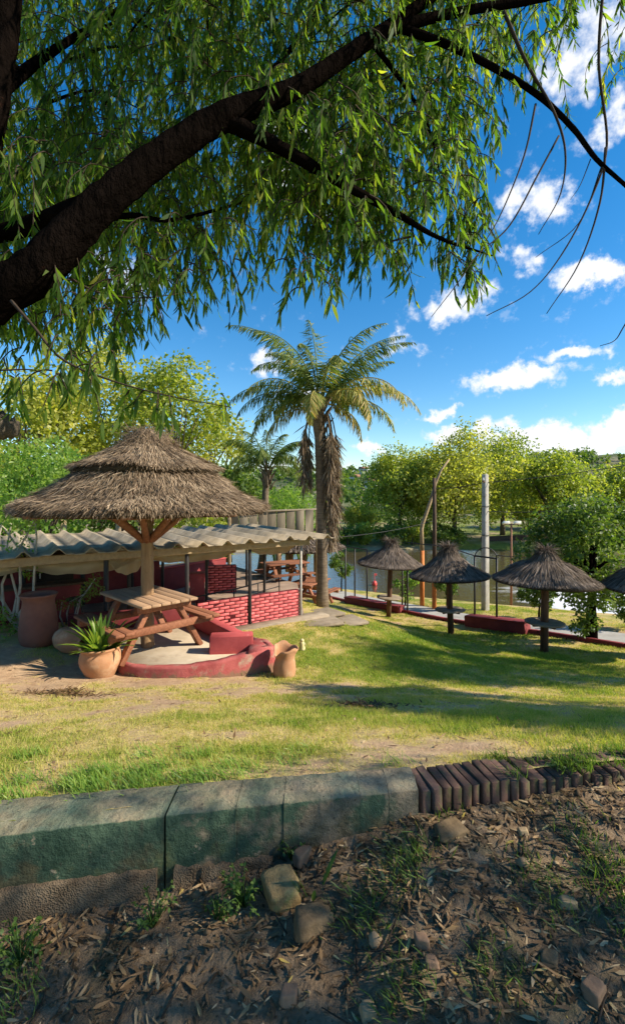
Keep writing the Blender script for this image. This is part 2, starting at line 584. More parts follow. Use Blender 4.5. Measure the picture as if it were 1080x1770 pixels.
M['cloth'] = mat_leaf('cloth', [(0, (.42, .34, .22)), (1, (.56, .47, .32))], .3, (.8, .72, .55), .95, .05)
M['terracotta'] = mat_plain('terracotta', (.36, .17, .085), (.52, .29, .155), 4, .85, .3, 30, c3=(.58, .42, .27), wear=(.54, .74), wscale=4, spec=.15)
M['terracotta_dark'] = mat_plain('terracotta_dark', (.19, .07, .045), (.28, .115, .07), 4, .75, .2, 24, c3=(.3, .17, .11), wear=(.6, .75), spec=.3)
M['soil'] = mat_plain('soil', (.05, .035, .025), (.11, .08, .055), 16, 1.0, 1.0, 50, spec=.05)
M['concrete'] = mat_plain('concrete', (.30, .28, .25), (.44, .42, .38), 2.2, .9, .35, 30, c3=(.22, .19, .15), wear=(.55, .75), wscale=1.3, kind='Position')
M['patio_tile'] = mat_plain('patio_tile', (.15, .105, .075), (.25, .18, .13), 3, .85, .3, 24, c3=(.12, .09, .07), wear=(.55, .7), wscale=2, kind='Position')
M['concrete_pole'] = mat_plain('concrete_pole', (.33, .30, .26), (.48, .45, .40), 5, .9, .4, 30, c3=(.22, .17, .13), wear=(.58, .7), wscale=4)
M['sand_floor'] = mat_plain('sand_floor', (.40, .32, .22), (.56, .46, .33), 4, .9, .3, 30, c3=(.30, .22, .15), wear=(.56, .72), wscale=2.2, kind='Position')
M['orange_paint'] = mat_plain('orange_paint', (.48, .13, .03), (.60, .22, .05), 6, .7, .3, spec=.3)
M['stone'] = mat_plain('stone', (.13, .085, .038), (.36, .26, .12), 14, .95, .9, 34, c3=(.20, .21, .08), wear=(.55, .66), wscale=9, dist=.012, spec=.15)
M['stone_grey'] = mat_plain('stone_grey', (.095, .064, .034), (.21, .145, .08), 12, .95, .7, 40, dist=.008, spec=.15)
M['stone_tan'] = mat_plain('stone_tan', (.16, .095, .058), (.27, .175, .11), 10, .9, .5, 40, dist=.006, spec=.15)
M['stone_pale'] = mat_plain('stone_pale', (.24, .165, .09), (.38, .28, .16), 10, .9, .5, 40, dist=.006, spec=.15)
M['white_paint'] = mat_plain('white_paint', (.62, .60, .55), (.76, .74, .70), 6, .6, .1)
M['buoy_red'] = mat_plain('buoy_red', (.62, .06, .05), (.7, .1, .08), 6, .4, .05)
M['roof_far'] = mat_plain('roof_far', (.25, .12, .08), (.32, .17, .11), 2, .9, .2)
M['pale_yellow'] = mat_plain('pale_yellow', (.55, .46, .2), (.68, .6, .34), 9, .7, .3)
M['edge_brick'] = mat_plain('edge_brick', (.085, .048, .036), (.17, .10, .075), 12, .95, .7, 40, c3=(.085, .10, .04), wear=(.5, .66), wscale=14, rand=.3, dist=.006, spec=.15)
M['fallen'] = mat_leaf('fallen', [(0, (.06, .034, .014)), (.5, (.17, .10, .045)), (.82, (.31, .20, .095)), (.95, (.46, .34, .19)), (1, (.42, .30, .05))], .08, (1, .9, .6), .6, .3)
M['grass'] = mat_leaf('grass', [(0, (.50, .40, .18)), (.3, (.42, .37, .12)), (.55, (.30, .33, .06)), (1, (.17, .26, .036))], .35, (1.1, 1.1, .5), .55, .2)
M['weed'] = mat_leaf('weed', [(0, (.03, .07, .015)), (.5, (.07, .13, .025)), (1, (.16, .22, .05))], .3)
M['pebble'] = mat_leaf('pebble', [(0, (.07, .044, .024)), (.6, (.16, .105, .058)), (1, (.31, .22, .13))], 0.0, (1, 1, 1), .9, .2)


def mat_green_wall():
    """old green paint on cement, worn through to the grey and brown"""
    t = NT('green_wall')
    co = t.coord('Position')
    f = t.noise(co, 5, 6, .65)
    green = t.ramp(f, [(.3, (.020, .046, .027)), (.7, (.066, .105, .064))])
    cem = t.ramp(t.noise(co, 11, 6, .65), [(.3, (.11, .088, .058)), (.7, (.23, .185, .125))])
    x = t.n('ShaderNodeSeparateXYZ'); t.l(co, x.inputs[0])
    m = t.math('ADD', t.noise(co, 3.4, 7, .68), t.mapr(x.outputs['X'], -.45, .5, -.10, .16))
    col = t.mix(t.mapr(m, .50, .58), green, cem)
    moss = t.ramp(t.noise(co, 20, 4, .6), [(.3, (.05, .065, .02)), (.7, (.13, .13, .05))])
    m2 = t.math('ADD', t.noise(co, 6, 6, .7), t.mapr(x.outputs['Z'], .42, .15, -.16, .12))
    col = t.mix(t.mapr(m2, .56, .72, 0, .8), col, moss)
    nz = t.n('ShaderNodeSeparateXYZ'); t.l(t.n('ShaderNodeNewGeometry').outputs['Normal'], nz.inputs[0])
    skylit_top = t.math('MULTIPLY', t.mapr(nz.outputs['Z'], .6, .9, 0, .75), t.mapr(t.noise(co, 7, 6, .7), .3, .62, .25, 1))  # up-facing faces turn paler: skylight on the cap put into the colour
    col = t.mix(skylit_top, col, t.ramp(t.noise(co, 4, 5, .6), [(.35, (.16, .21, .15)), (.6, (.36, .27, .165))]))
    sp = t.noise(co, 55, 3, .5)
    col = t.mix(t.mapr(sp, .66, .72, 0, .8), col, (.04, .035, .028))
    dr_ = t.noise(t.coord('Position', (9, 9, 1.0)), 2.2, 6, .65)
    col = t.mix(t.mapr(dr_, .54, .70, 0, .7), col, (.045, .042, .03))
    moss2 = t.math('ADD', t.noise(co, 2.6, 7, .72), t.mapr(x.outputs['Z'], .15, .42, .10, -.10))
    col = t.mix(t.mapr(moss2, .54, .62, 0, .75), col, t.ramp(t.noise(co, 30, 4, .6), [(.3, (.05, .042, .02)), (.7, (.13, .10, .05))]))
    flake = t.noise(co, 9, 8, .75)
    col = t.mix(t.mapr(flake, .63, .645, 0, .9), col, (.22, .185, .125))
    b = t.math('ADD', t.noise(co, 38, 6, .7), t.math('MULTIPLY', t.noise(co, 8, 4, .6), 1.5))
    return t.fin(t.pbsdf(col, .8, .25, t.bump(b, .8, .016)))


def mat_footing():
    t = NT('footing')
    co = t.coord('Position')
    col = t.ramp(t.noise(co, 14, 6, .65), [(.3, (.07, .048, .030)), (.7, (.17, .125, .08))])
    v = t.n('ShaderNodeTexVoronoi'); v.inputs['Scale'].default_value = 150; t.l(co, v.inputs['Vector'])
    return t.fin(t.pbsdf(col, .95, .1, t.bump(v.outputs['Distance'], .7, .006)))


def mat_lawn():
    t = NT('lawn_soil')
    co = t.coord('Position')
    g = t.attr('grass')
    fine = t.noise(co, 26, 5, .65)
    mid = t.noise(co, 5, 5, .6)
    gg = t.math('ADD', g, t.math('MULTIPLY', t.math('SUBTRACT', fine, .5), .9))
    gg = t.math('ADD', gg, t.math('MULTIPLY', t.math('SUBTRACT', mid, .5), .5))
    dirt = t.ramp(t.noise(co, 9, 6, .65), [(.3, (.34, .215, .125)), (.7, (.52, .36, .22))])
    straw = t.ramp(fine, [(.3, (.38, .29, .10)), (.7, (.58, .46, .18))])
    green = t.ramp(t.noise(co, 18, 5, .65), [(.3, (.12, .145, .024)), (.7, (.27, .275, .05))])
    col = t.mix(t.mapr(gg, .05, .4), dirt, straw)
    col = t.mix(t.mapr(gg, .42, .72), col, green)
    b = t.math('ADD', t.noise(co, 60, 4, .7), t.math('MULTIPLY', mid, 2.))
    return t.fin(t.pbsdf(col, .95, .1, t.bump(b, .6, .025)))


def mat_dirt():
    t = NT('dirt')
    co = t.coord('Position')
    col = t.ramp(t.noise(co, 7, 7, .68), [(.28, (.11, .074, .044)), (.5, (.23, .160, .098)), (.75, (.36, .26, .165))])
    gr = t.noise(co, 2.3, 5, .6)
    col = t.mix(t.mapr(gr, .56, .68, 0, .55), col, (.06, .075, .025))
    b = t.math('ADD', t.noise(co, 40, 6, .72), t.math('MULTIPLY', t.noise(co, 9, 4, .6), 2.2))
    return t.fin(t.pbsdf(col, .95, .12, t.bump(b, .9, .03)))


def mat_far_ground():
    t = NT('bank_ground')
    co = t.coord('Position')
    a = t.noise(co, .12, 6, .6); b = t.noise(co, 1.6, 5, .6)
    col = t.ramp(b, [(.3, (.10, .14, .03)), (.7, (.22, .24, .06))])
    dry = t.ramp(b, [(.3, (.25, .20, .12)), (.7, (.38, .31, .2))])
    return t.fin(t.pbsdf(t.mix(t.mapr(a, .48, .58), col, dry), .95, .1, t.bump(b, .5, .1)))


def mat_hill():
    t = NT('hill_ground')
    co = t.coord('Position')
    a = t.noise(co, .035, 7, .65); b = t.noise(co, .25, 5, .7)
    col = t.ramp(t.math('ADD', a, t.math('MULTIPLY', t.math('SUBTRACT', b, .5), .7)),
                 [(.3, (.05, .075, .035)), (.48, (.11, .13, .06)), (.62, (.26, .22, .15)), (.75, (.32, .28, .2))])
    return t.fin(t.pbsdf(col, 1.0, .05))


def mat_water():
    t = NT('river_water')
    co = t.coord('Position', (1, 1.6, 1))
    b = t.math('ADD', t.noise(co, 1.1, 4, .55), t.math('MULTIPLY', t.noise(co, 4.5, 3, .5), .35))
    white_n = t.noise(t.coord('Position', (.5, 1.2, 1)), .9, 7, .7)
    x = t.n('ShaderNodeSeparateXYZ'); t.l(t.coord('Position'), x.inputs[0])
    # broken white patches on the water at the near right
    near_right = t.math('MULTIPLY', t.mapr(x.outputs['X'], 9.5, 12.5), t.mapr(x.outputs['Y'], 31, 26))
    f = t.mapr(t.math('ADD', white_n, t.math('MULTIPLY', near_right, .22)), .60, .70)
    f = t.math('MULTIPLY', f, near_right)
    col = t.mix(f, (.075, .058, .030), (.72, .72, .70))
    rg = t.mapr(f, 0, 1, .06, .6)
    return t.fin(t.pbsdf(col, rg, .5, t.bump(b, .22, .12)))


def mat_curb():
    """red painted cement, flaking, with earth splashed up its foot"""
    t = NT('red_curb')
    co = t.coord('Position')
    red = t.ramp(t.noise(co, 6, 6, .65), [(.3, (.30, .06, .055)), (.7, (.46, .13, .115))])
    bare = t.ramp(t.noise(co, 15, 5, .65), [(.3, (.26, .19, .13)), (.7, (.40, .31, .22))])
    col = t.mix(t.mapr(t.noise(co, 5, 7, .7), .54, .66, 0, .85), red, bare)
    x = t.n('ShaderNodeSeparateXYZ'); t.l(co, x.inputs[0])
    sp = t.math('ADD', t.noise(co, 7, 6, .7), t.mapr(x.outputs['Z'], -.78, -.56, .30, -.15))
    col = t.mix(t.mapr(sp, .52, .66, 0, .85), col, (.20, .135, .08))
    b = t.math('ADD', t.noise(co, 40, 6, .7), t.noise(co, 9, 4, .6))
    return t.fin(t.pbsdf(col, .85, .2, t.bump(b, .5, .012)))


M['red_curb'] = mat_curb()
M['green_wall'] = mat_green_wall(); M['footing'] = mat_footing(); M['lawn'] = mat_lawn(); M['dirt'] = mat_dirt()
M['bank'] = mat_far_ground(); M['hill'] = mat_hill(); M['water'] = mat_water()

# ------------------------------------------------------------------ terrain
KA = np.array([7.3, 10.8]); KT = np.array([-0.613, 0.790]); KN = np.array([0.790, 0.613])   # kerb line of the riverside path


def kerb(lam, s=0.0):
    p = KA + KT * lam + KN * s
    return p


CP = [(-1.2, 2.0, .34), (0, 2.1, .34), (1.4, 2.35, .335), (-4, 1.6, .3), (2.6, 2.65, .27), (4, 2.8, .2), (7, 3.5, -.2),
      (-2.5, 5.9, -.70), (-.4, 6.0, -.74), (-3.6, 5.9, -.63), (-1.0, 4.0, -.18), (1.3, 4.2, -.28), (3, 6, -.95), (-4, 3.6, -.02),
      (-2.6, 7.6, -.78), (-4.4, 6.5, -.52), (-9, 6, -.45), (-.3, 9.8, -.99), (-1.3, 9.1, -.99), (.3, 12, -1.28), (-1, 12, -1.1), (-4, 10, -.99), (-10, 12, -1.0), (-10, 20, -1.2), (-3, 18, -1.6),
      (5.15, 10.3, -1.86), (3.9, 13, -2.25), (2.54, 15.5, -2.46), (7.35, 9.6, -1.75), (5.5, 7.5, -1.35), (9, 7, -1.5),
      (2.0, 9.0, -1.35)]
for lam, z in ((-8, -1.3), (-3.5, -1.7), (0, -1.9), (2.28, -2.08), (4.05, -2.27), (6.67, -2.42), (9.5, -2.62), (13, -2.8)):
    for s in (0.0, 1.4):
        p = kerb(lam, s); CP.append((p[0], p[1], z - .0 * s))
for x in (-14, -8, -2, 2.6, 7, 11.6, 18, 26):
    y = 26.9 - .42 * x
    CP.append((x, y, -4.0)); CP.append((x + .8, y + 3, -4.9))
CP = np.array(CP)


def tps_fit(C):
    n = len(C)
    d = np.linalg.norm(C[:, None, :2] - C[None, :, :2], axis=2)
    K = np.where(d > 0, d * d * np.log(d + 1e-12), 0) + np.eye(n) * .02
    P = np.c_[np.ones(n), C[:, :2]]
    A = np.block([[K, P], [P.T, np.zeros((3, 3))]])
    return np.linalg.solve(A, np.r_[C[:, 2], 0, 0, 0])


TW = tps_fit(CP)


def H(x, y, detail=True):
    x = np.asarray(x, float); y = np.asarray(y, float)
    sh = x.shape
    q = np.stack([x.ravel(), y.ravel()], 1)
    d = np.linalg.norm(q[:, None] - CP[None, :, :2], axis=2)
    K = d * d * np.log(d + 1e-12)
    z = K @ TW[:-3] + TW[-3] + q @ TW[-2:]
    z = z.reshape(sh)
    if detail:
        z = z + (fbm(x, y, .9, 3, 5) - .5) * .07 + (fbm(x, y, 5, 2, 9) - .5) * .022
    # the paved strip is cut into the slope
    s = (x - KA[0]) * KN[0] + (y - KA[1]) * KN[1]
    z = np.where((s > -.05) & (s < 1.36), z - .09, z)
    return z


def h1(x, y):
    return float(H(np.array([x]), np.array([y]))[0])


WALLX = np.array([-4.0, -2.6, -1.14, -.55, 0.0, .45, .94, 1.42, 2.6, 4.5, 9.0])
WALLY = np.array([1.25, 1.47, 1.695, 1.80, 1.885, 1.96, 2.07, 2.15, 2.42, 2.95, 4.4])
FGX = np.array([-4, -1.14, -.55, -.17, .2, .45, .94, 1.42, 2.6, 6, 9])
FGZ = np.array([-.2, .05, .11, .17, .24, .285, .30, .315, .30, .1, -.3])


def wall_y(x): return np.interp(x, WALLX, WALLY)


def HF(x, y):
    """ground in front of the wall"""
    x = np.asarray(x, float); y = np.asarray(y, float)
    z = np.interp(x, FGX, FGZ)
    dist = np.clip(wall_y(x) - y, 0, 4)
    z = z - .10 * dist + (fbm(x, y, 2.2, 3, 21) - .5) * .07 + (fbm(x, y, 11, 2, 31) - .5) * .028
    return z


def grass_mask(x, y):
    g = .43 + (fbm(x, y, .55, 4, 3) - .5) * .9 + (fbm(x, y, 2.3, 3, 13) - .5) * 1.0 + (fbm(x, y, 9, 2, 23) - .5) * .5
    def blob(cx, cy, rx, ry, a): return a * np.exp(-(((x - cx) / rx) ** 2 + ((y - cy) / ry) ** 2))
    g = g + .02 - blob(-3.4, 5.9, 1.9, .8, .85) - blob(-2.6, 4.6, 1.4, .5, .28) - blob(.75, 4.2, .4, .2, .3) + blob(.2, 3.2, 1.6, .5, .22)
    g = g + blob(-1.0, 2.5, .7, .3, .14) + blob(3, 9, 3.5, 3, .22) + blob(.3, 7.0, 1.6, 1.4, .12) + blob(-3.5, 4.2, .8, .4, .35) + blob(1, 3, 1.2, .5, .18)
    return g


def grid_mesh(name, xs, ys, hf, mat, mask=None, attr=None, smooth=True):
    X, Y = np.meshgrid(xs, ys)
    Z = hf(X, Y)
    V = np.stack([X, Y, Z], 2).reshape(-1, 3)
    nx, ny = len(xs), len(ys)
    i = np.arange(ny - 1)[:, None] * nx + np.arange(nx - 1)[None]
    Q = np.stack([i, i + 1, i + nx + 1, i + nx], 2).reshape(-1, 4)
    if mask is not None:
        cx = .25 * (X[:-1, :-1] + X[1:, :-1] + X[:-1, 1:] + X[1:, 1:]).ravel()
        cy = .25 * (Y[:-1, :-1] + Y[1:, :-1] + Y[:-1, 1:] + Y[1:, 1:]).ravel()
        Q = Q[mask(cx, cy)]
    a = None
    if attr is not None:
        a = {'grass': attr(X, Y).ravel()}
    return obj(name, np_mesh(name, V, [Q], a, smooth), mat)


# lawn behind the wall: rows follow the wall, so the near edge sits under the coping
def build_lawn():
    xs = np.concatenate([np.linspace(-16, -5, 24)[:-1], np.linspace(-5, 7, 170), np.linspace(7, 20, 28)[1:]])
    vs = np.concatenate([np.linspace(0, 5, 84)[:-1], np.linspace(5, 30, 110)])
    X, Vv = np.meshgrid(xs, vs)
    Y = wall_y(X) + .08 + Vv
    Z = H(X, Y)
    nx, ny = len(xs), len(vs)
    V = np.stack([X, Y, Z], 2).reshape(-1, 3)
    i = np.arange(ny - 1)[:, None] * nx + np.arange(nx - 1)[None]
    Q = np.stack([i, i + 1, i + nx + 1, i + nx], 2).reshape(-1, 4)
    o = obj('lawn', np_mesh('lawn', V, [Q], {'grass': grass_mask(X, Y).ravel()}, True), M['lawn'])
    tag(o, kind='structure')


build_lawn()


def build_dirt():
    xs = np.linspace(-5, 8, 200)
    vs = np.concatenate([np.linspace(0, 2.2, 60), np.linspace(2.3, 7, 20)])
    X, Vv = np.meshgrid(xs, vs)
    Y = wall_y(X) + .08 - Vv
    Z = HF(X, Y)
    nx, ny = len(xs), len(vs)
    V = np.stack([X, Y, Z], 2).reshape(-1, 3)
    i = np.arange(ny - 1)[:, None] * nx + np.arange(nx - 1)[None]
    Q = np.stack([i, i + nx, i + nx + 1, i + 1], 2).reshape(-1, 4)
    tag(obj('dirt_ground', np_mesh('dirt_ground', V, [Q], None, True), M['dirt']), kind='structure')


build_dirt()


def far_h(x, y):
    shore = 46.5 + 1.5 * np.sin(x * .08)
    t = y - shore
    z = np.where(t < 0, -4.0 + t * .25, -4.0 + .55 * (1 - np.exp(-t / 1.2)) + t * .014)
    z = np.maximum(z, -5.4)
    # the valley side behind, higher to the right
    r = np.clip((y - 110) / 210, 0, 1); r = r * r * (3 - 2 * r)
    ridge = 15 + 9 * np.clip((x + 20) / 170, -.4, 1.8) + 5 * (fbm(x, y * 0 + 3, .018, 3, 41) - .5)
    z = z + r * ridge + (fbm(x, y, .03, 4, 44) - .5) * 4 * np.clip((y - 70) / 80, 0, 1)
    return z


tag(grid_mesh('far_bank', np.linspace(-160, 330, 120), np.concatenate([np.linspace(36, 60, 40), np.linspace(62, 110, 20)]), far_h, M['bank']), kind='structure')
tag(grid_mesh('hill', np.linspace(-420, 620, 160), np.concatenate([np.linspace(110, 340, 90), np.linspace(350, 600, 12)]), far_h, M['hill']), kind='structure')
mb = MB(); mb.add([(-90, 8, -4.0), (260, 8, -4.0), (260, 60, -4.0), (-90, 60, -4.0)], None, [(0, 1, 2, 3)])
tag(mb.build('river', M['water']), kind='structure')
# ground that carries on outside the picture
def skirt_h(x, y):
    return np.full_like(x, -5.6)
tag(grid_mesh('ground', np.linspace(-700, 700, 8), np.linspace(-300, 700, 8), skirt_h, M['bank']), kind='structure')


def build_path():
    lam = np.linspace(-9, 15, 80)
    V = []; Q = []
    for k, l in enumerate(lam):
        a = kerb(l, .0); b = kerb(l, 1.3)
        z = float(H(np.array([kerb(l, -.3)[0]]), np.array([kerb(l, -.3)[1]]), False)[0]) + .0
        V += [(a[0], a[1], z), (b[0], b[1], z - .01)]
        if k: Q.append((2 * k - 2, 2 * k - 1, 2 * k + 1, 2 * k))
    mb = MB(); mb.add(V, None, Q)
    tag(mb.build('riverside_path', M['concrete'], smooth=True), kind='structure')
    # red kerb, in lengths
    k0 = empty('path_kerb', (KA[0], KA[1], -1.9), 'low dark red kerb edging the riverside path', 'kerb')
    ls = np.linspace(-8, 14, 23)
    for i in range(len(ls) - 1):
        a = kerb(ls[i] + .006, -.06); b = kerb(ls[i + 1] - .006, -.06)
        za = float(H(np.array([a[0]]), np.array([a[1]]), False)[0]); zb = float(H(np.array([b[0]]), np.array([b[1]]), False)[0])
        m = MB().beam(Vector((a[0], a[1], za - .02)) - k0.location, Vector((b[0], b[1], zb - .02)) - k0.location, .11, .22)
        m.build('kerb_stone', M['red_dark'], k0)


build_path()


def wb(mb_, name, mat, parent, smooth=False, attr=False):
    """part whose shape was made in world coordinates, under an unrotated Empty"""
    o = mb_.build(name, mat, parent, smooth, attr)
    o.location = -parent.location
    return o


def wsub(mb_, name, mat, part, smooth=False, attr=False):
    """sub-part made in world coordinates under a part that wb() placed"""
    return mb_.build(name, mat, part, smooth, attr)


# ------------------------------------------------------------------ garden wall in the foreground
def build_wall():
    root = empty('garden_wall', (-.55, 1.9, .1), 'low green painted retaining wall with worn coping and a brick edging, between lawn and bare earth', 'wall')
    top = .40; dep = .235
    def seg(x0, x1, m, zt, zb, yo=0.0, n=6, jit=.004, dep=dep):
        xs = np.linspace(x0, x1, n)
        V = []
        rows = [(0.0, zb), (.004, zb + .3 * (zt - zb)), (.002, zb + .7 * (zt - zb)), (.002, zt - .007), (.007, zt - .001), (dep * .5, zt + .004), (dep - .014, zt - .001), (dep, zt - .016), (dep, zb)]
        for x in xs:
            y0 = float(wall_y(x)) + yo
            for k, (dy, z) in enumerate(rows):
                V.append((x, y0 + dy * float(np.interp(x, [-1.2, .45], [1.0, .76])), z))
        V = np.array(V); V += rng.uniform(-jit, jit, V.shape) * np.array([.3, 1, 1])
        kk = len(rows)
        for i in range(1, n - 1):
            if rng.uniform() < .22:
                c_ = rng.uniform(.004, .016)
                V[i * kk + 3] += (0, c_ * .6, -c_); V[i * kk + 4] += (0, c_, -c_ * .5)
        k = len(rows); Q = []
        for i in range(n - 1):
            for j in range(k - 1):
                Q.append((i * k + j, (i + 1) * k + j, (i + 1) * k + j + 1, i * k + j + 1))
        m.add(V, None, Q)
        c0 = V[:k].mean(0); c1 = V[-k:].mean(0)
        W = np.concatenate([V[:k], [c0], V[-k:], [c1]])
        T = [(k, j, j + 1) for j in range(k - 1)] + [(k + 1 + k, k + 1 + j + 1, k + 1 + j) for j in range(k - 1)]
        m.add(W, T)
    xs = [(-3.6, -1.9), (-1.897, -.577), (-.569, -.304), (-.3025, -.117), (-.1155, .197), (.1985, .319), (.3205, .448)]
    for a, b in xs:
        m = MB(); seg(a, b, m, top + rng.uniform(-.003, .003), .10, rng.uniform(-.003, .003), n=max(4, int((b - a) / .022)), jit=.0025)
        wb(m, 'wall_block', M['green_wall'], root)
    m = MB(); seg(-3.6, -.60, m, .205, -.35, -.016, n=110, jit=.005, dep=.2)
    wb(m, 'footing', M['footing'], root)
    m = MB(); seg(-.535, -.16, m, .20, -.35, -.018, n=16, jit=.008, dep=.2)
    wb(m, 'footing', M['footing'], root)
    # bricks laid on edge side by side, sinking towards the right
    x = .452
    k = 0
    while x < 2.6:
        w = .037 + rng.uniform(-.003, .004)
        xc = x + w / 2
        y0 = float(wall_y(xc)); sl = (wall_y(xc + .05) - wall_y(xc - .05)) / .1
        ang = math.atan(sl)
        zt = top - .006 + rng.uniform(-.010, .007) - max(0, xc - .5) * .045
        m = MB().box((0, 0, 0), (w, .172 + rng.uniform(-.012, .012), .145), None, .0025, .0026)
        o = m.build('brick', M['edge_brick'], root)
        o.location = Vector((xc, y0 + .088 + rng.uniform(-.007, .007), zt - .0725)) - root.location
        o.rotation_euler = (rng.uniform(-.02, .02), rng.uniform(-.03, .03), ang + rng.uniform(-.025, .025))
        x += w + rng.uniform(.006, .012); k += 1
    m = MB(); seg(.452, 2.6, m, .25, .0, .012, n=30, dep=.22)
    wb(m, 'bedding', M['soil'], root, True)


build_wall()


# ------------------------------------------------------------------ loose stones on the bare earth
def rock(name, loc, size, mat, label, seed, flat=0.0, cut=.75, rz=0.0, tilt=(0, 0), cat='stone'):
    r = np.random.default_rng(seed)
    n, m = 26, 17
    th = np.linspace(0, 2 * PI, n, endpoint=False); ph = np.linspace(.12, PI - .12, m)
    D = np.array([(math.sin(p) * math.cos(t), math.sin(p) * math.sin(t), math.cos(p)) for p in ph for t in th] + [(0, 0, 1), (0, 0, -1)])
    pl = unit(r.normal(size=(9, 3))); pl = np.concatenate([pl, [[0, 0, 1], [0, 0, -1], [1, .1, 0], [-1, .15, .1], [.1, 1, 0], [0, -1, .1]]])
    pl = unit(pl + r.normal(0, .12, pl.shape))
    h = np.concatenate([r.uniform(.78, .98, 9), [cut * .75, .6, .68, .66, .66, .64]])
    dd = D @ pl.T
    rad = np.min(np.where(dd > .05, h / np.maximum(dd, .05), 9), axis=1)
    V = D * rad[:, None] * (1 + r.normal(0, .012, len(D)))[:, None]
    V = V * np.array(size) / 2 / .82
    Q = []; T = []
    for i in range(m - 1):
        for j in range(n):
            k = (j + 1) % n
            Q.append((i * n + j, (i + 1) * n + j, (i + 1) * n + k, i * n + k))
    for j in range(n):
        k = (j + 1) % n
        T.append((m * n, j, k)); T.append((m * n + 1, (m - 1) * n + k, (m - 1) * n + j))
    o = MB().add(V, T, Q).build(name, mat)
    o.location = loc; o.rotation_euler = (tilt[0], tilt[1], rz)
    return tag(o, label, cat)


def on_fg(px, py, up=0.0):
    """ground point in front of the wall under a row and column of the photograph"""
    d = 1.7
    for _ in range(40):
        p = PX(px, py, d)
        z = float(HF(np.array([p.x]), np.array([p.y]))[0])
        d = d * .5 + .5 * (CAM_Z - z) * F / (py - HY)
    p = PX(px, py, d)
    return Vector((p.x, p.y, float(HF(np.array([p.x]), np.array([p.y]))[0]) + up))


rock('stone', on_fg(486, 1556, .036), (.135, .125, .115), M['stone'], 'chunky mossy stone block with a sunlit top below the wall', 3, cut=.8, rz=.4, tilt=(.15, -.1))
rock('stone', on_fg(538, 1604, .022), (.145, .11, .08), M['stone_grey'], 'dark flat-topped broken stone in front of the mossy block', 5, cut=.85, rz=.5, tilt=(-.05, .12))
rock('stone_slab', on_fg(778, 1440, .014), (.155, .11, .035), M['stone_grey'], 'flat grey stone slab lying near the brick edging', 8, cut=.9, rz=.45, tilt=(.1, 0))
rock('stone', on_fg(728, 1632, .012), (.05, .045, .042), M['stone_tan'], 'small pinkish round stone in the middle of the earth', 12)
rock('stone', on_fg(980, 1566, .012), (.062, .045, .035), M['stone_pale'], 'small pale oval stone at the right of the earth', 13)
rock('stone', on_fg(1026, 1722, .014), (.075, .06, .06), M['stone_tan'], 'brown stone at the lower right corner', 14, rz=.6)
rock('stone', on_fg(950, 1662, .008), (.07, .05, .03), M['stone_grey'], 'grey stone chip above the brown corner stone', 15, rz=1.1)
rock('stone', on_fg(903, 1441, .010), (.045, .035, .03), M['stone_pale'], 'small pale stone right of the flat slab', 16)
rock('stone', on_fg(499, 1728, .012), (.06, .055, .05), M['stone_tan'], 'brown clod-like stone at the bottom centre', 17)
rock('stone', on_fg(636, 1752, .008), (.055, .05, .035), M['stone_pale'], 'greyish stone at the bottom edge right of centre', 18, rz=.3)
rock('stone', on_fg(745, 1668, .008), (.045, .035, .03), M['stone_tan'], 'little tan stone just below the pinkish round one', 19)
rock('stone', on_fg(520, 1494, .03), (.075, .055, .07), M['stone_tan'], 'yellowish broken lump behind the mossy block', 23, rz=.9)


# ------------------------------------------------------------------ terrace, round thatched pavilion, table
FLZ = -.585           # floor of the terrace
PC = Vector((-2.42, 6.80, FLZ))


def ground_px(px, py, d0=6.0):
    d = d0
    for _ in range(60):
        p = PX(px, py, d)
        d = d * .6 + .4 * (CAM_Z - h1(p.x, p.y)) * F / (py - HY)
    p = PX(px, py, d)
    return Vector((p.x, p.y, h1(p.x, p.y)))


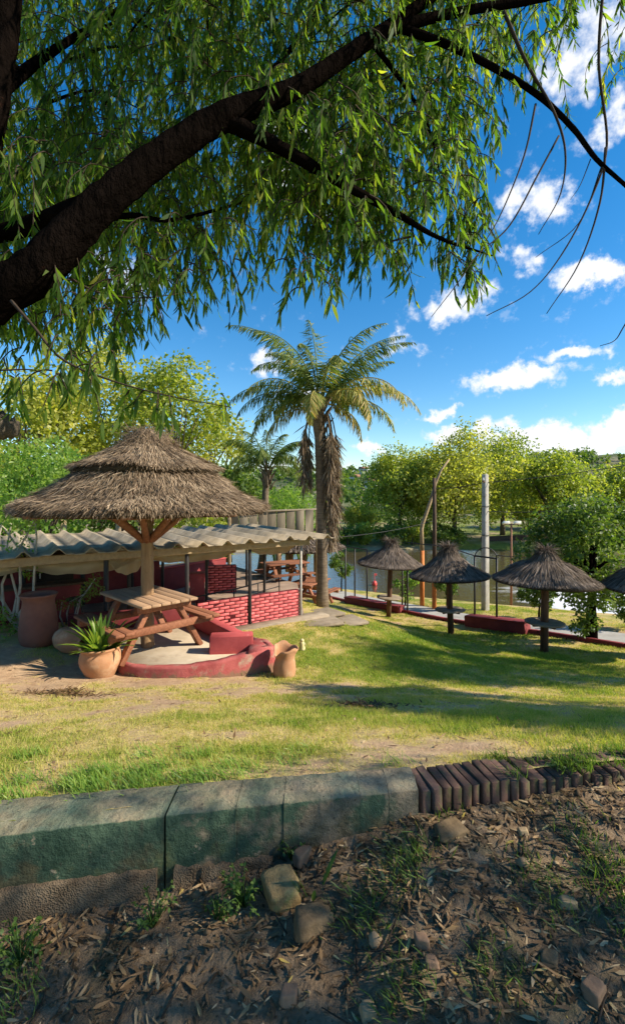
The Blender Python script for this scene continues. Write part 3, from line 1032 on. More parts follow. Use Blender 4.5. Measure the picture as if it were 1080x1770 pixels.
def build_terrace():
    root = empty('terrace', (-2.0, 6.9, -.75), 'rounded red edged terrace of pale cement under the pavilion', 'terrace')
    edge = [(-2.75, 6.28), (-2.45, 6.05), (-2.05, 5.93), (-1.6, 5.93), (-1.2, 6.02), (-.85, 6.18), (-.50, 6.42), (-.62, 6.70), (-1.0, 6.98), (-1.25, 7.5), (-2.05, 8.35), (-3.6, 8.1), (-4.1, 7.4), (-3.7, 6.9), (-3.2, 6.6)]
    inner = [(x + (PC.x - x) * .07, y + (PC.y + .2 - y) * .09) for x, y in edge]
    wb(MB().prism(inner, -.95, FLZ), 'floor', M['sand_floor'], root)
    # curb ring round the floor: outer face, sloping top
    n = len(edge)
    hh = [FLZ + v for v in (.02, .02, .02, .03, .06, .10, .13, .13, .12, .10, .06, .06, .03, .02, .02)]
    V = []; Q = []
    sub = 5
    def cr(P, i, t):
        a, b, c, d = (np.array(P[(i + k - 1) % n]) for k in range(4))
        if i >= 3: return b + (c - b) * t
        return .5 * ((2 * b) + (-a + c) * t + (2 * a - 5 * b + 4 * c - d) * t * t + (-a + 3 * b - 3 * c + d) * t ** 3)
    E = [tuple(cr(edge, i, t / sub)) for i in range(n) for t in range(sub)]
    I = [tuple(cr(inner, i, t / sub)) for i in range(n) for t in range(sub)]
    Hh = [hh[i] * (1 - t / sub) + hh[(i + 1) % n] * t / sub for i in range(n) for t in range(sub)]
    m_ = len(E)
    for (ex, ey), (ix, iy), z in zip(E, I, Hh):
        j = rng.uniform(-.006, .006, 4)
        V += [(ex, ey, -1.15), (ex + j[0], ey + j[1], z - .03), (ex * .85 + ix * .15, ey * .85 + iy * .15, z + j[2]), (ix, iy, z + j[3]), (ix, iy, -.9)]
    for i in range(m_):
        k = (i + 1) % m_
        for j in range(4):
            Q.append((i * 5 + j, k * 5 + j, k * 5 + j + 1, i * 5 + j + 1))
    wb(MB().add(V, None, Q), 'curb', M['red_curb'], root, False)
    wb(MB().prism([(-.86, 6.20), (-.52, 6.42), (-.64, 6.68), (-.90, 6.86)], -.95, -.458), 'corner_shelf', M['red_curb'], root)
    M3 = Matrix.Rotation(R(6), 3, 'Z')
    wb(MB().box((-1.15, 6.60, -.47), (.60, .22, .27), M3, .015, .004), 'end_block', M['red_paint'], root)
    m = MB().beam((-1.02, 6.75, -.50), (-2.05, 7.95, -.46), .16, .24, bev=.015)
    wb(m, 'low_wall', M['red_paint'], root)
    m = MB().beam((-2.3, 8.1, -.46), (-4.0, 7.6, -.46), .16, .28, bev=.015)
    wb(m, 'low_wall', M['red_dark'], root)


build_terrace()


def thatch(m, c, rings, nrow, per, L, W, jit=.10, lift=.05, octo=0.0, rnd=(0, 1), phase=0.0, hang=0.0, over=.09):
    """straw laid down a slope; rings: list of (radius, height) from the top outwards"""
    sd_ = rng.uniform(0, 90)
    rs = np.array([r for r, z in rings]); zs = np.array([z for r, z in rings])
    al = np.concatenate([[0], np.cumsum(np.hypot(np.diff(rs), np.diff(zs)))])
    P = []; D = []; Nn = []; A = []; LL = []; WW = []
    for i in range(nrow):
        t = al[-1] * (i + .35) / nrow
        r = np.interp(t, al, rs)
        n = max(8, int(per * (r / rs[-1]) ** .8))
        th = np.linspace(0, 2 * PI, n, endpoint=False) + rng.uniform(-.5, .5, n) * 2 * PI / n * 2
        tt = np.clip(t + rng.uniform(-.6, .6, n) * al[-1] / nrow, 0, al[-1])
        r = np.interp(tt, al, rs); z = np.interp(tt, al, zs)
        e = .03
        r2 = np.interp(np.minimum(tt + e, al[-1]), al, rs); z2 = np.interp(np.minimum(tt + e, al[-1]), al, zs)
        r1 = np.interp(np.maximum(tt - e, 0), al, rs); z1 = np.interp(np.maximum(tt - e, 0), al, zs)
        dr = r2 - r1; dz = z2 - z1
        ln = np.hypot(dr, dz); dr = dr / ln; dz = dz / ln
        a = ((th - phase) % (PI / 4)) - PI / 8
        k = 1 - octo + octo * (math.cos(PI / 8) / np.cos(a)) * 1.03
        ct, st = np.cos(th), np.sin(th)
        P.append(np.stack([r * k * ct, r * k * st, z + rng.uniform(0, lift, n)], 1))
        dv = np.stack([dr * ct, dr * st, dz - hang], 1) + rng.normal(0, jit, (n, 3))
        D.append(dv)
        Nn.append(np.stack([-dz * ct, -dz * st, dr], 1) + rng.normal(0, .25, (n, 3)))
        P[-1][:, 2] += (fbm(th * 2.2 + sd_, tt * 3, 1.0, 3, 55) - .5) * .11 * np.clip(tt / al[-1] + .2, 0, 1)
        q = rng.uniform(rnd[0], rnd[1], n) * .55 + .6 * (fbm(th * 4 + sd_, tt * 5, 1.5, 3, 77) - .25)
        A.append(q); LL.append(np.minimum(L * rng.uniform(.6, 1.25, n), al[-1] - tt + over * rng.uniform(.3, 1.2, n))); WW.append(W * rng.uniform(.6, 1.4, n))
    P = np.concatenate(P) + np.array(c)
    V, T, Q = leaf6(P, np.concatenate(D), np.concatenate(Nn), np.concatenate(LL), np.concatenate(WW), .05)
    m.add(V, T, Q, np.repeat(np.concatenate(A), 6))


def build_pavilion():
    root = empty('thatched_pavilion', PC, 'large round thatched pavilion with two straw tiers on a single log post', 'pavilion')
    ez = 1.40; R0 = 1.69
    # log post
    pts = [PC + Vector((rng.uniform(-.008, .008), rng.uniform(-.008, .008), z)) for z in np.linspace(-.2, 2.35, 14)]
    wb(MB().tube(pts, np.linspace(.098, .082, 14), 14, noise=.03), 'post', M['wood_post'], root, True)
    # ring beam of eight poles
    ph = R(12)
    cor = [Vector((PC.x + R0 * .97 * math.cos(ph + k * PI / 4), PC.y + R0 * .97 * math.sin(ph + k * PI / 4), ez - .005)) for k in range(8)]
    for k in range(8):
        a, b = cor[k], cor[(k + 1) % 8]
        d = (b - a).normalized() * .07
        wb(MB().tube([a - d, (a + b) / 2 + Vector((0, 0, .012)), b + d], [.036, .034, .033], 8, noise=.05), 'ring_beam', M['wood_pole_red'], root, True)
        wb(MB().tube([cor[k] + Vector((0, 0, .03)), Vector((PC.x, PC.y, ez + 1.06))], [.035, .03], 7), 'rafter', M['wood_pole_red'], root, True)
        if k % 2 == 0 or k in (5, 7):
            a = Vector((PC.x, PC.y, ez - .42)); b = cor[k] * .56 + Vector((PC.x, PC.y, ez + 1.0)) * .44
            b.z = ez + .30
            d = (b - a); d2 = Vector((d.x, d.y, 0)).normalized() * .06
            wb(MB().tube([a + d2, b], [.05, .045], 8, noise=.05), 'brace', M['wood_pole_red'], root, True)
    # straw
    low = [(.80, ez + .62), (1.05, ez + .46), (1.38, ez + .22), (R0 + .06, ez + .05)]
    m = MB(); m.lathe([(.02, ez + .75), (.8, ez + .51), (1.05, ez + .37), (1.38, ez + .17), (R0 + .02, ez + .02), (R0 - .03, ez - .025), (1.2, ez + .16), (.02, ez + .75)], 32, PC * 1.0 - Vector((0, 0, PC.z)))
    wb(m, 'thatch_lining', M['straw_core'], root, True)
    m = MB(); thatch(m, (PC.x, PC.y, 0), low, 22, 1500, .19, .009, .22, .065, .5, (0, .95), ph)
    thatch(m, (PC.x, PC.y, 0), [(1.62, ez + .13), (R0 + .07, ez + .03)], 2, 1500, .15, .008, .2, .03, .5, (0, .6), ph, .12)
    tag(wb(m, 'lower_thatch', M['straw'], root, attr=True), kind='stuff')
    up = [(.16, ez + 1.10), (.42, ez + .93), (.72, ez + .77), (1.05, ez + .62)]
    m = MB(); m.lathe([(.02, ez + 1.10), (.42, ez + .89), (.72, ez + .73), (1.02, ez + .59), (1.0, ez + .525), (.7, ez + .60), (.02, ez + .8)], 28, (PC.x, PC.y, 0))
    wb(m, 'thatch_lining', M['straw_core'], root, True)
    m = MB(); UT = None; thatch(m, (PC.x, PC.y, 0), up, 16, 1000, .19, .009, .15, .04, .5, (.1, 1.0), ph)
    tag(wb(m, 'upper_thatch', M['straw'], root, attr=True), kind='stuff')
    # topknot
    m = MB(); m.lathe([(.012, ez + 1.22), (.16, ez + 1.18), (.30, ez + 1.04), (.40, ez + .92), (.1, ez + .86)], 18, (PC.x, PC.y, 0))
    thatch(m, (PC.x, PC.y, 0), [(.05, ez + 1.24), (.22, ez + 1.16), (.36, ez + 1.02), (.46, ez + .92)], 7, 260, .22, .008, .42, .06, 0, (0, .55))
    n = 260
    th = rng.uniform(0, 2 * PI, n)
    P = np.stack([PC.x + .24 * np.cos(th), PC.y + .24 * np.sin(th), ez + 1.10 + rng.uniform(-.1, .1, n)], 1)
    D = np.stack([np.cos(th) * .8, np.sin(th) * .8, rng.uniform(-.6, .9, n)], 1)
    V, T, Q = leaf6(P, D, rand_dir(n), rng.uniform(.08, .26, n), .006, .5)
    m.add(V, T, Q, np.repeat(rng.uniform(0, .7, n), 6))
    tag(wb(m, 'topknot', M['straw'], root, attr=True), kind='stuff')
    # loose stalks under the eave
    m = MB()
    n = 420
    th = rng.uniform(0, 2 * PI, n)
    rr = R0 * rng.uniform(.9, 1.0, n)
    P = np.stack([PC.x + rr * np.cos(th), PC.y + rr * np.sin(th), np.full(n, ez + .02)], 1)
    D = np.stack([np.cos(th) * .5, np.sin(th) * .5, -rng.uniform(.2, 1.2, n)], 1) + rng.normal(0, .3, (n, 3))
    V, T, Q = leaf6(P, D, rand_dir(n), rng.uniform(.05, .16, n), .007, .2)
    m.add(V, T, Q, np.repeat(rng.uniform(.2, 1, n), 6))
    tag(wb(m, 'loose_stalks', M['straw'], root, attr=True), kind='stuff')


build_pavilion()


def picnic_table(loc, rz, label, length=1.46, width=.84, h=.77, sc=1.0, hole=False, group=None, top='wood_top'):
    root = empty('picnic_table', loc, label, 'table', group, rz)
    root.scale = (sc, sc, sc)
    n = 6; pw = width / n
    for i in range(n):
        y = -width / 2 + pw * (i + .5)
        MB().box((0, y, h - .02), (length, pw - .008, .04), None, .006, .0015).build('plank', M[top], root)
    for s in (-1, 1):
        yb = s * (width / 2 + .23)
        for k in (-1, 1):
            MB().box((0, yb + k * .065, .455), (length + .06, .12, .042), None, .008, .0015).build('bench_plank', M['wood_red'], root)
    for e in (-1, 1):
        x = e * (length / 2 - .17)
        MB().box((x, 0, .395), (.07, width + .72, .10), None, .008).build('crossbar', M['wood_red'], root)
        MB().box((x, 0, h - .085), (.07, width - .06, .09), None, .008).build('top_bearer', M['wood_red'], root)
        for s in (-1, 1):
            MB().beam((x - e * .072, s * .60, 0), (x - e * .072, s * .20, h - .06), .07, .11, up=(1, 0, 0)).build('leg', M['wood_red'], root)
    for e in (-1, 1):
        MB().beam((e * (length / 2 - .24), 0, .40), (e * .12, 0, h - .06), .06, .08, up=(0, 1, 0)).build('brace', M['wood_red'], root)
    return root


picnic_table((PC.x, PC.y, FLZ), R(-44), 'wooden picnic table with fixed benches round the pavilion post', 1.38)


# ------------------------------------------------------------------ clay pots and plants by the terrace
def pot(name, loc, prof, mat, label, cat='pot', tilt=(0, 0, 0), fn=None, rimmat=None):
    root = empty(name, loc, label, cat)
    root.rotation_euler = tilt
    MB().lathe(prof, 32, fn=fn).build('body', M[mat], root, True)
    return root


def strap_plant(root, c, n, L, W, mat='weed', spread=1.0, lo=.25):
    m = MB()
    for i in range(n):
        th = rng.uniform(0, 2 * PI); el = rng.uniform(lo, 1.35)
        ln = L * rng.uniform(.6, 1.1); w = W * rng.uniform(.7, 1.1)
        d = np.array([math.cos(th) * math.cos(el), math.sin(th) * math.cos(el), math.sin(el)]) * spread
        p = np.array(c, float) + np.array([d[0], d[1], 0]) * .06
        side = np.array([-math.sin(th), math.cos(th), 0])
        V = []; k = 6
        for j in range(k + 1):
            t = j / k
            ww = w * math.sin(PI * min(1, .12 + t * .88)) ** .7 * .5
            V += [p + side * ww, p + np.array([0, 0, -ww * .35]), p - side * ww]
            d = d + np.array([0, 0, -1.6 * t * ln * 1.6 / k]); d = d / np.linalg.norm(d)
            p = p + d * ln / k
        Q = []
        for j in range(k):
            b = 3 * j
            Q += [(b, b + 1, b + 4, b + 3), (b + 1, b + 2, b + 5, b + 4)]
        m.add(V, None, Q, np.full(len(V), rng.uniform(0, 1)))
    o = m.build('leaves', M[mat], root, True, True)
    return o


g = ground_px(178, 1166)
# squat planter with strap leaves
r = pot('planter', g + Vector((-.03, .0, -.02)), [(.0, 0), (.15, 0), (.17, .015), (.235, .15), (.25, .22), (.235, .30), (.215, .335), (.245, .36), (.25, .375), (.225, .38), (.2, .345), (.2, .30), (.0, .30)], 'terracotta', 'squat terracotta planter holding a green strap leaved plant')
MB().lathe([(.0, .315), (.205, .315)], 24).build('soil', M['soil'], r)
strap_plant(r, (0, 0, .31), 70, .50, .050, 'bamboo_leaf', 1.0, .35)
r.scale = (1.04, 1.04, 1.04)
# big dark jar
g = ground_px(50, 1120, 6.6)
pot('clay_jar', g + Vector((0, .25, -.03)), [(0, 0), (.21, 0), (.235, .02), (.262, .12), (.265, .25), (.245, .45), (.22, .62), (.215, .68), (.245, .74), (.262, .765), (.25, .775), (.225, .755), (.2, .7), (.2, .2), (0, .15)], 'terracotta_dark', 'tall dark red clay jar in the shade beside the pale stemmed shrub', 'jar')
# jar lying on its side
g = ground_px(118, 1132, 6.4)
pot('clay_jar', g + Vector((.0, .12, .17)), [(0, -.28), (.10, -.28), (.16, -.2), (.195, -.05), (.19, .08), (.14, .18), (.125, .22), (.155, .26), (.145, .265), (.11, .22), (.12, .15), (.17, .02), (.15, -.15), (0, -.2)], 'terracotta', 'clay jar lying on its side behind the planter', 'jar', (R(96), R(8), R(72)))


# broken jar on the lawn
def brk(V):
    a = np.arctan2(V[:, 1], V[:, 0])
    k = np.clip((V[:, 2] - .24) / .2, 0, 1)
    dip = .02 * np.sin(a * 2.0 + .5) + .018 * np.sin(a * 5 + 2) + .09 * np.exp(-((a + 2.5) / .6) ** 2)
    V[:, 2] -= k * np.clip(dip, -.03, .2)
    V[:, :2] *= (1 + .05 * np.sin(a * 3 + 1) * k)[:, None]
    return V


g = ground_px(490, 1171)
pot('broken_jar', g + Vector((0, .12, -.015)), [(0, 0), (.155, 0), (.172, .02), (.18, .10), (.168, .19), (.148, .27), (.145, .33), (.165, .40), (.19, .455), (.178, .455), (.152, .40), (.13, .33), (.134, .26), (.15, .19), (.155, .1), (0, .06)], 'terracotta', 'small broken necked clay jar standing on the lawn by the terrace corner', 'jar', (R(4), R(4), 0), brk).scale = (.86, .86, .86)
# sherd leaning on the curb
g2 = ground_px(447, 1166, 6.2)
m = MB()
a = np.linspace(0, 2 * PI, 14, endpoint=False)
Vs = [(math.cos(t) * .055, .012 * math.cos(t) ** 2 + dy, math.sin(t) * .12) for dy in (0, .016) for t in a]
m.add(Vs + [(0, 0, 0), (0, .016, 0)], [(28, (i + 1) % 14, i) for i in range(14)] + [(29, 14 + i, 14 + (i + 1) % 14) for i in range(14)], [(i, (i + 1) % 14, 14 + (i + 1) % 14, 14 + i) for i in range(14)])
o = m.build('pot_sherd', M['terracotta_dark']); o.location = g2 + Vector((.02, .08, .10)); o.rotation_euler = (R(-16), R(28), R(10))
tag(o, 'dark oval pot sherd leaning against the red curb', 'sherd')
g = ground_px(522, 1124, 7.2)
r = empty('garden_ornament', g, 'small pale yellow ornament standing on the grass behind the broken jar', 'ornament')
MB().lathe([(0, 0), (.05, 0), (.055, .03), (.042, .09), (.045, .12), (.03, .15), (0, .152)], 14).build('body', M['pale_yellow'], r, True)
MB().lathe([(0, .13), (.028, .14), (.036, .165), (.025, .19), (0, .195)], 12).build('head', M['pale_yellow'], r, True)
MB().box((.045, -.01, .10), (.03, .02, .05), None, .006).build('arm', M['pale_yellow'], r)


def leafy(m, cs, rad, n, L, W, up=.2, flat=1.0, rlo=0., rhi=1.):
    """leaf clumps: cs (k,3) centres, rad (k)"""
    cs = np.asarray(cs, float); k = len(cs)
    rad = np.broadcast_to(np.asarray(rad, float), k)
    wgt = rad ** 2 / np.sum(rad ** 2)
    idx = rng.choice(k, n, p=wgt)
    d = rand_dir(n)
    rr = rng.uniform(.25, 1, n) ** .5
    P = cs[idx] + d * (rad[idx] * rr)[:, None] * np.array([1, 1, flat])
    D = d * .5 + rand_dir(n) + np.array([0, 0, -.25])
    Nn = d * .5 + rand_dir(n) * .7 + np.array([0, 0, up])
    V, T = leaf4(P, D, Nn, L * rng.uniform(.6, 1.3, n), W * rng.uniform(.6, 1.3, n))
    cl = rng.uniform(0, 1, k)
    a = np.clip(cl[idx] * .62 + rng.uniform(0, 1, n) * .38, 0, 1) * (rhi - rlo) + rlo
    m.add(V, T, None, np.repeat(a, 4))


# shrub with pale stems at the left edge
g = ground_px(26, 1108, 6.6) + Vector((0, .3, 0))
r = empty('pale_stemmed_shrub', g, 'tall shrub with bare pale twisting stems at the left edge', 'shrub')
stems = [[(26, 1108), (22, 1070), (30, 1030), (18, 985), (12, 950), (20, 905)], [(26, 1108), (34, 1060), (58, 1030), (60, 985), (64, 930), (60, 880)],
         [(24, 1108), (8, 1060), (4, 1010), (20, 970), (44, 930), (66, 890)], [(22, 1106), (30, 1062), (36, 1010), (34, 950), (10, 915), (-20, 890)], [(24, 1105), (0, 1030), (-10, 960), (6, 900), (30, 860)]]
for s in stems:
    pts = [PX(x, y, g.y + rng.uniform(-.08, .08)) for x, y in s]
    pts[0] = g + Vector((rng.uniform(-.04, .04), 0, -.05))
    wb(MB().tube(pts, np.linspace(.026, .011, len(pts)), 7, noise=.05), 'stem', M['pale_stem'], r, True)
m = MB()
cs = [PX(rng.uniform(-60, 120), rng.uniform(770, 900), g.y + rng.uniform(-.5, .7)) for _ in range(34)]
leafy(m, cs, .20, 2600, .075, .035)
cs = [PX(rng.uniform(-30, 66), rng.uniform(900, 1000), g.y + rng.uniform(-.3, .3)) for _ in range(12)]
leafy(m, cs, .13, 420, .06, .03)
cs = [PX(rng.uniform(-20, 40), rng.uniform(1060, 1100), g.y + rng.uniform(-.3, .3)) for _ in range(8)]
leafy(m, cs, .12, 340, .06, .03)
wb(m, 'foliage', M['bamboo_leaf'], r, attr=True)
# little bush behind the pots
g = ground_px(112, 1105, 7.2) + Vector((0, .2, 0))
r = empty('sparse_bush', g, 'sparse small leaved bush with upright stems behind the planter', 'bush')
for s in ([(108, 1100), (116, 1060), (122, 1040), (150, 1025)], [(112, 1100), (128, 1070), (136, 1040), (158, 1012)], [(105, 1100), (104, 1065), (108, 1040)], [(120, 1100), (134, 1062), (140, 1036), (165, 1000)]):
    pts = [PX(x, y, g.y) for x, y in s]; pts[0] = g + Vector((rng.uniform(-.05, .05), 0, -.05))
    wb(MB().tube(pts, np.linspace(.016, .007, len(pts)), 6), 'stem', M['pale_stem'], r, True)
m = MB()
leafy(m, [PX(x, y, g.y + rng.uniform(-.1, .1)) for x, y in ((150, 1030), (160, 1010), (166, 1000), (158, 1025), (148, 1018), (135, 1040), (170, 1020), (108, 1045), (122, 1042), (134, 1075), (112, 1090))], .10, 640, .042, .024)
wb(m, 'foliage', M['dark_leaf'], r, attr=True)

# ------------------------------------------------------------------ open dining patio behind the pavilion
E0 = Vector((-4.7, 7.05, 0)); EU = Vector((.827, .563, 0)).normalized(); EB = Vector((-EU.y, EU.x, 0))
PZ = -.96             # patio floor
EZ = .71              # underside of the roof sheets at the front


def EP(s, b=0.0, z=0.0):
    p = E0 + EU * s + EB * b
    return Vector((p.x, p.y, z))


def build_patio():
    fl = MB()
    P = [EP(-3, .06), EP(5.5, .06), EP(7.2, 3.0), EP(7.0, 9.0), EP(-3, 9.0)]
    fl.prism([(p.x, p.y) for p in P], -1.4, PZ)
    tag(fl.build('patio_floor', M['patio_tile']), kind='structure')
    st = MB(); P = [EP(3.0, -.34), EP(5.9, -.34), EP(5.9, .05), EP(3.0, .05)]
    st.prism([(p.x, p.y) for p in P], -1.3, -.965)
    tag(st.build('doorstep', M['slab']), 'pale cement step along the foot of the brick half wall', 'step')
    pv = MB()
    for i, (x, y, w, d_) in enumerate([(.15, 9.75, .9, .6), (.75, 10.4, .8, .7), (.25, 10.75, .8, .7)]):
        o = MB().box((x, y, h1(x, y) + .005), (w, d_, .07), Matrix.Rotation(R(20 + 8 * i), 3, 'Z'), .02, .01).build('paving_slab', M['slab'])
        tag(o, ['pale paving slab on the lawn at the end of the brick wall', 'paving slab next to the foot of the palm', 'paving slab behind the others, against the patio'][i], 'paving slab', 'paving slabs near the palm')
    # roof
    root = empty('patio_shelter', EP(0, 0, PZ), 'low patio shelter with a weathered wavy fibre cement roof on dark posts', 'shelter')
    pitch = .47
    prof = [(0, 0), (.14, 0), (.225, .082), (.265, .082), (.35, 0), (.47, 0)]
    dep = 3.6
    for k in range(-2, 13):
        V = []; nb = 4
        dz = rng.uniform(-.012, .012); db = rng.uniform(-.03, .03)
        for j in range(nb):
            b = -.28 + db + (dep + .28) * j / (nb - 1)
            for t in (0, 1):
                for (u, z) in prof:
                    p = EP(k * pitch + u * .995, b, EZ + z + dz - .016 * t + b * .012)
                    V.append(p)
        n = len(prof); Q = []
        def ix(j, t, i): return (j * 2 + t) * n + i
        for j in range(nb - 1):
            for i in range(n - 1):
                Q.append((ix(j, 0, i), ix(j, 0, i + 1), ix(j + 1, 0, i + 1), ix(j + 1, 0, i)))
                Q.append((ix(j, 1, i), ix(j + 1, 1, i), ix(j + 1, 1, i + 1), ix(j, 1, i + 1)))
        for j in (0, nb - 1):
            for i in range(n - 1):
                Q.append((ix(j, 0, i), ix(j, 1, i), ix(j, 1, i + 1), ix(j, 0, i + 1)))
        for i in (0, n - 1):
            for j in range(nb - 1):
                Q.append((ix(j, 0, i), ix(j + 1, 0, i), ix(j + 1, 1, i), ix(j, 1, i)))
        wb(MB().add([tuple(v) for v in V], None, Q), 'roof_sheet', M['fibro'], root)
    a = EP(-.7, -.05, EZ - .10); b = EP(5.55, -.05, EZ - .085)
    wb(MB().beam(a, b, .09, .135), 'front_beam', M['wood_tan'], root)
    wb(MB().beam(EP(-2.6, 1.7, EZ - .07), EP(5.7, 1.7, EZ - .07), .08, .12), 'middle_beam', M['wood_tan'], root)
    wb(MB().beam(EP(-2.6, 3.4, EZ - .05), EP(5.9, 3.4, EZ - .05), .08, .12), 'back_beam', M['wood_tan'], root)
    for s in (1.45, 2.85, 4.15):
        wb(MB().beam(EP(s, -.005, -1.2), EP(s, -.005, EZ - .168), .065, .065), 'post', M['dark_metal'], root)
    wb(MB().tube([EP(5.36, -.02, -1.2), EP(5.37, -.02, EZ - .16)], .028, 8), 'pipe_post', M['concrete_pole'], root, True)
    for s in (.5, 2.2, 3.9, 5.4):
        wb(MB().beam(EP(s, 1.7, PZ), EP(s, 1.7, EZ - .13), .06, .06), 'post', M['dark_metal'], root)
    for s in (3.4, 4.6, 5.75):
        wb(MB().beam(EP(s, 3.4, PZ), EP(s, 3.4, EZ - .11), .06, .06), 'post', M['dark_metal'], root)
    # sagging shade cloth under the beam
    for s0, s1, drop, hang in ((-2.4, .35, .16, .09), (.35, 1.95, .15, .10), (2.15, 3.95, .13, .07), (4.2, 5.35, .14, .05), (1.5, 2.15, .30, .03)):
        nu, nv = 22, 7
        V = []; A = []
        for j in range(nv):
            for i in range(nu):
                u = i / (nu - 1); v = j / (nv - 1)
                z = EZ - .15 - v * (hang + drop * (4 * u * (1 - u)) ** .8) + .012 * math.sin(u * 23 + j)
                bb = .06 + .20 * math.sin(PI * v) + .04 * math.sin(u * 11 + v * 3) + v * .10
                V.append(tuple(EP(s0 + (s1 - s0) * u, bb, z))); A.append(.5 + .5 * math.sin(u * 31 + v * 5) * .5)
        Q = [(j * nu + i, j * nu + i + 1, (j + 1) * nu + i + 1, (j + 1) * nu + i) for j in range(nv - 1) for i in range(nu - 1)]
        wb(MB().add(V, None, Q, A), 'shade_cloth', M['cloth'], root, True, True)
    # brick half wall
    wroot = empty('brick_half_wall', EP(3.09, 0, PZ), 'bright red painted brick half wall at the front of the patio', 'wall')
    s0, s1 = 3.05, 5.33
    z0, z1 = -1.0, -.405
    c = MB(); P = [EP(s0 + .01, .0), EP(s1 - .01, .0), EP(s1 - .01, .10), EP(s0 + .01, .10)]
    c.prism([(p.x, p.y) for p in P], z0 - .2, z1 - .004)
    wb(c, 'mortar', M['mortar_red'], wroot)
    nr = 9; ch = (z1 - z0) / nr; bl = .222
    bm_full = MB().box((0, 0, 0), (bl - .018, .13, ch - .017), None, .002, .0012).mesh('brick')
    bm_half = MB().box((0, 0, 0), (bl / 2 - .018, .13, ch - .017), None, .002, .0012).mesh('brick')
    rzw = math.atan2(EU.y, EU.x)
    def bricks(root, s0, s1, b, z0, nr, ch, rz, base, U, B):
        for rr in range(nr):
            s = s0 - (bl / 2 if rr % 2 else 0)
            while s < s1 - .02:
                a = max(s, s0); e = min(s + bl, s1)
                if e - a > .05:
                    me = bm_full if e - a > .16 else bm_half
                    p = base + U * ((a + e) / 2) + B * b
                    o = obj('brick', me, M['brick_pink'], root)
                    o.location = Vector((p.x, p.y, z0 + (rr + .5) * ch)) + Vector((rng.uniform(-.004, .004), rng.uniform(-.004, .004), rng.uniform(-.003, .003))) - root.location
                    o.rotation_euler = (0, 0, rz + rng.uniform(-.018, .018))
                    o.rotation_euler.y = rng.uniform(-.014, .014)
                s += bl
    bricks(wroot, s0, s1, .061, z0, nr, ch, rzw, E0, EU, EB)
    # little brick counter inside, with a red pillar
    cu = Vector((.97, .24, 0)); cb = Vector((-.24, .97, 0))
    base = PX(356, 1022, 12.2); base.z = 0
    croot = empty('brick_counter', Vector((base.x, base.y, PZ)), 'short red brick counter inside the patio', 'counter')
    P = [base, base + cu * .80, base + cu * .80 + cb * .3, base + cb * .3]
    c = MB(); c.prism([(p.x, p.y) for p in P], PZ, -.255)
    wb(c, 'core', M['mortar_red'], croot)
    bricks(croot, 0, .80, .061, PZ, 11, ch, math.atan2(cu.y, cu.x), base, cu, cb)
    p = PX(341, 1030, 11.4)
    pr = empty('red_pillar', Vector((p.x, p.y, PZ)), 'red painted stub pillar with a slab top beside the brick counter', 'pillar')
    MB().box((0, 0, .32), (.34, .34, .64), Matrix.Rotation(.3, 3, 'Z'), .01).build('shaft', M['red_paint'], pr)
    MB().box((0, 0, .665), (.48, .42, .05), Matrix.Rotation(.3, 3, 'Z'), .01).build('cap', M['red_paint'], pr)
    # handrail
    rr = empty('patio_railing', EP(3.4, .9, PZ), 'thin dark metal railing inside the patio', 'railing')
    pts = [EP(3.0, 1.0, PZ + .42), EP(4.4, 1.3, PZ + .44), EP(6.0, 2.0, PZ + .44)]
    wb(MB().tube(pts, .018, 6), 'top_rail', M['dark_metal'], rr, True)
    wb(MB().tube([q - Vector((0, 0, .22)) for q in pts], .012, 6), 'lower_rail', M['dark_metal'], rr, True)
    for q in (EP(3.0, 1.0), EP(3.7, 1.15), EP(4.4, 1.3), EP(5.2, 1.65), EP(6.0, 2.0)):
        wb(MB().tube([Vector((q.x, q.y, PZ)), Vector((q.x, q.y, PZ + .44))], .016, 6), 'baluster', M['dark_metal'], rr, True)
    # back walls
    wr = empty('dining_hall', EP(0, 3.7, PZ), 'back building of the patio, dark red below and cream above', 'building')
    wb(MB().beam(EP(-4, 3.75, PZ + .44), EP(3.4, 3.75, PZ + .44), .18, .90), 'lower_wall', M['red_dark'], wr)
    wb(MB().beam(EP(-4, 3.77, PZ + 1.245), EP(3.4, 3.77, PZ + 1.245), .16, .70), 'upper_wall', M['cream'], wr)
    for s in (-1.5, .4, 1.6, 2.7):
        wb(MB().beam(EP(s, 3.62, PZ), EP(s, 3.62, EZ - .1), .09, .07), 'pilaster', M['dark_metal'], wr)
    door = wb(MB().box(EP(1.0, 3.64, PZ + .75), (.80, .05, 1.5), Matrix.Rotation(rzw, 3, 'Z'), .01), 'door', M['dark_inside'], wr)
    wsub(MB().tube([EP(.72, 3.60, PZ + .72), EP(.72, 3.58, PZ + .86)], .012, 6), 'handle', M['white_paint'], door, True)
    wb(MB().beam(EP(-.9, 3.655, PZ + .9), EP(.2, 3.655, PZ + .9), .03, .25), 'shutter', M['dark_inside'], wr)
    lw = empty('rear_patio_wall', EP(4.4, 4.6, PZ), 'long low dark red wall closing the back of the patio', 'wall')
    wb(MB().beam(EP(3.5, 4.0, PZ + .31), EP(5.9, 5.3, PZ + .26), .14, .62, bev=.01), 'wall_body', M['red_dark'], lw)
    wb(MB().beam(EP(3.5, 4.0, PZ + .645), EP(5.9, 5.3, PZ + .595), .18, .04, bev=.01), 'coping', M['red_paint'], lw)
    # bar front in the shade on the left
    bt = empty('bar_counter', EP(-.6, 1.5, PZ), 'dark red bar front deep in the shade of the shelter', 'bar')
    wb(MB().beam(EP(-2.2, 1.9, PZ + .42), EP(1.3, 1.9, PZ + .42), .3, .84, bev=.01), 'front', M['red_dark'], bt)
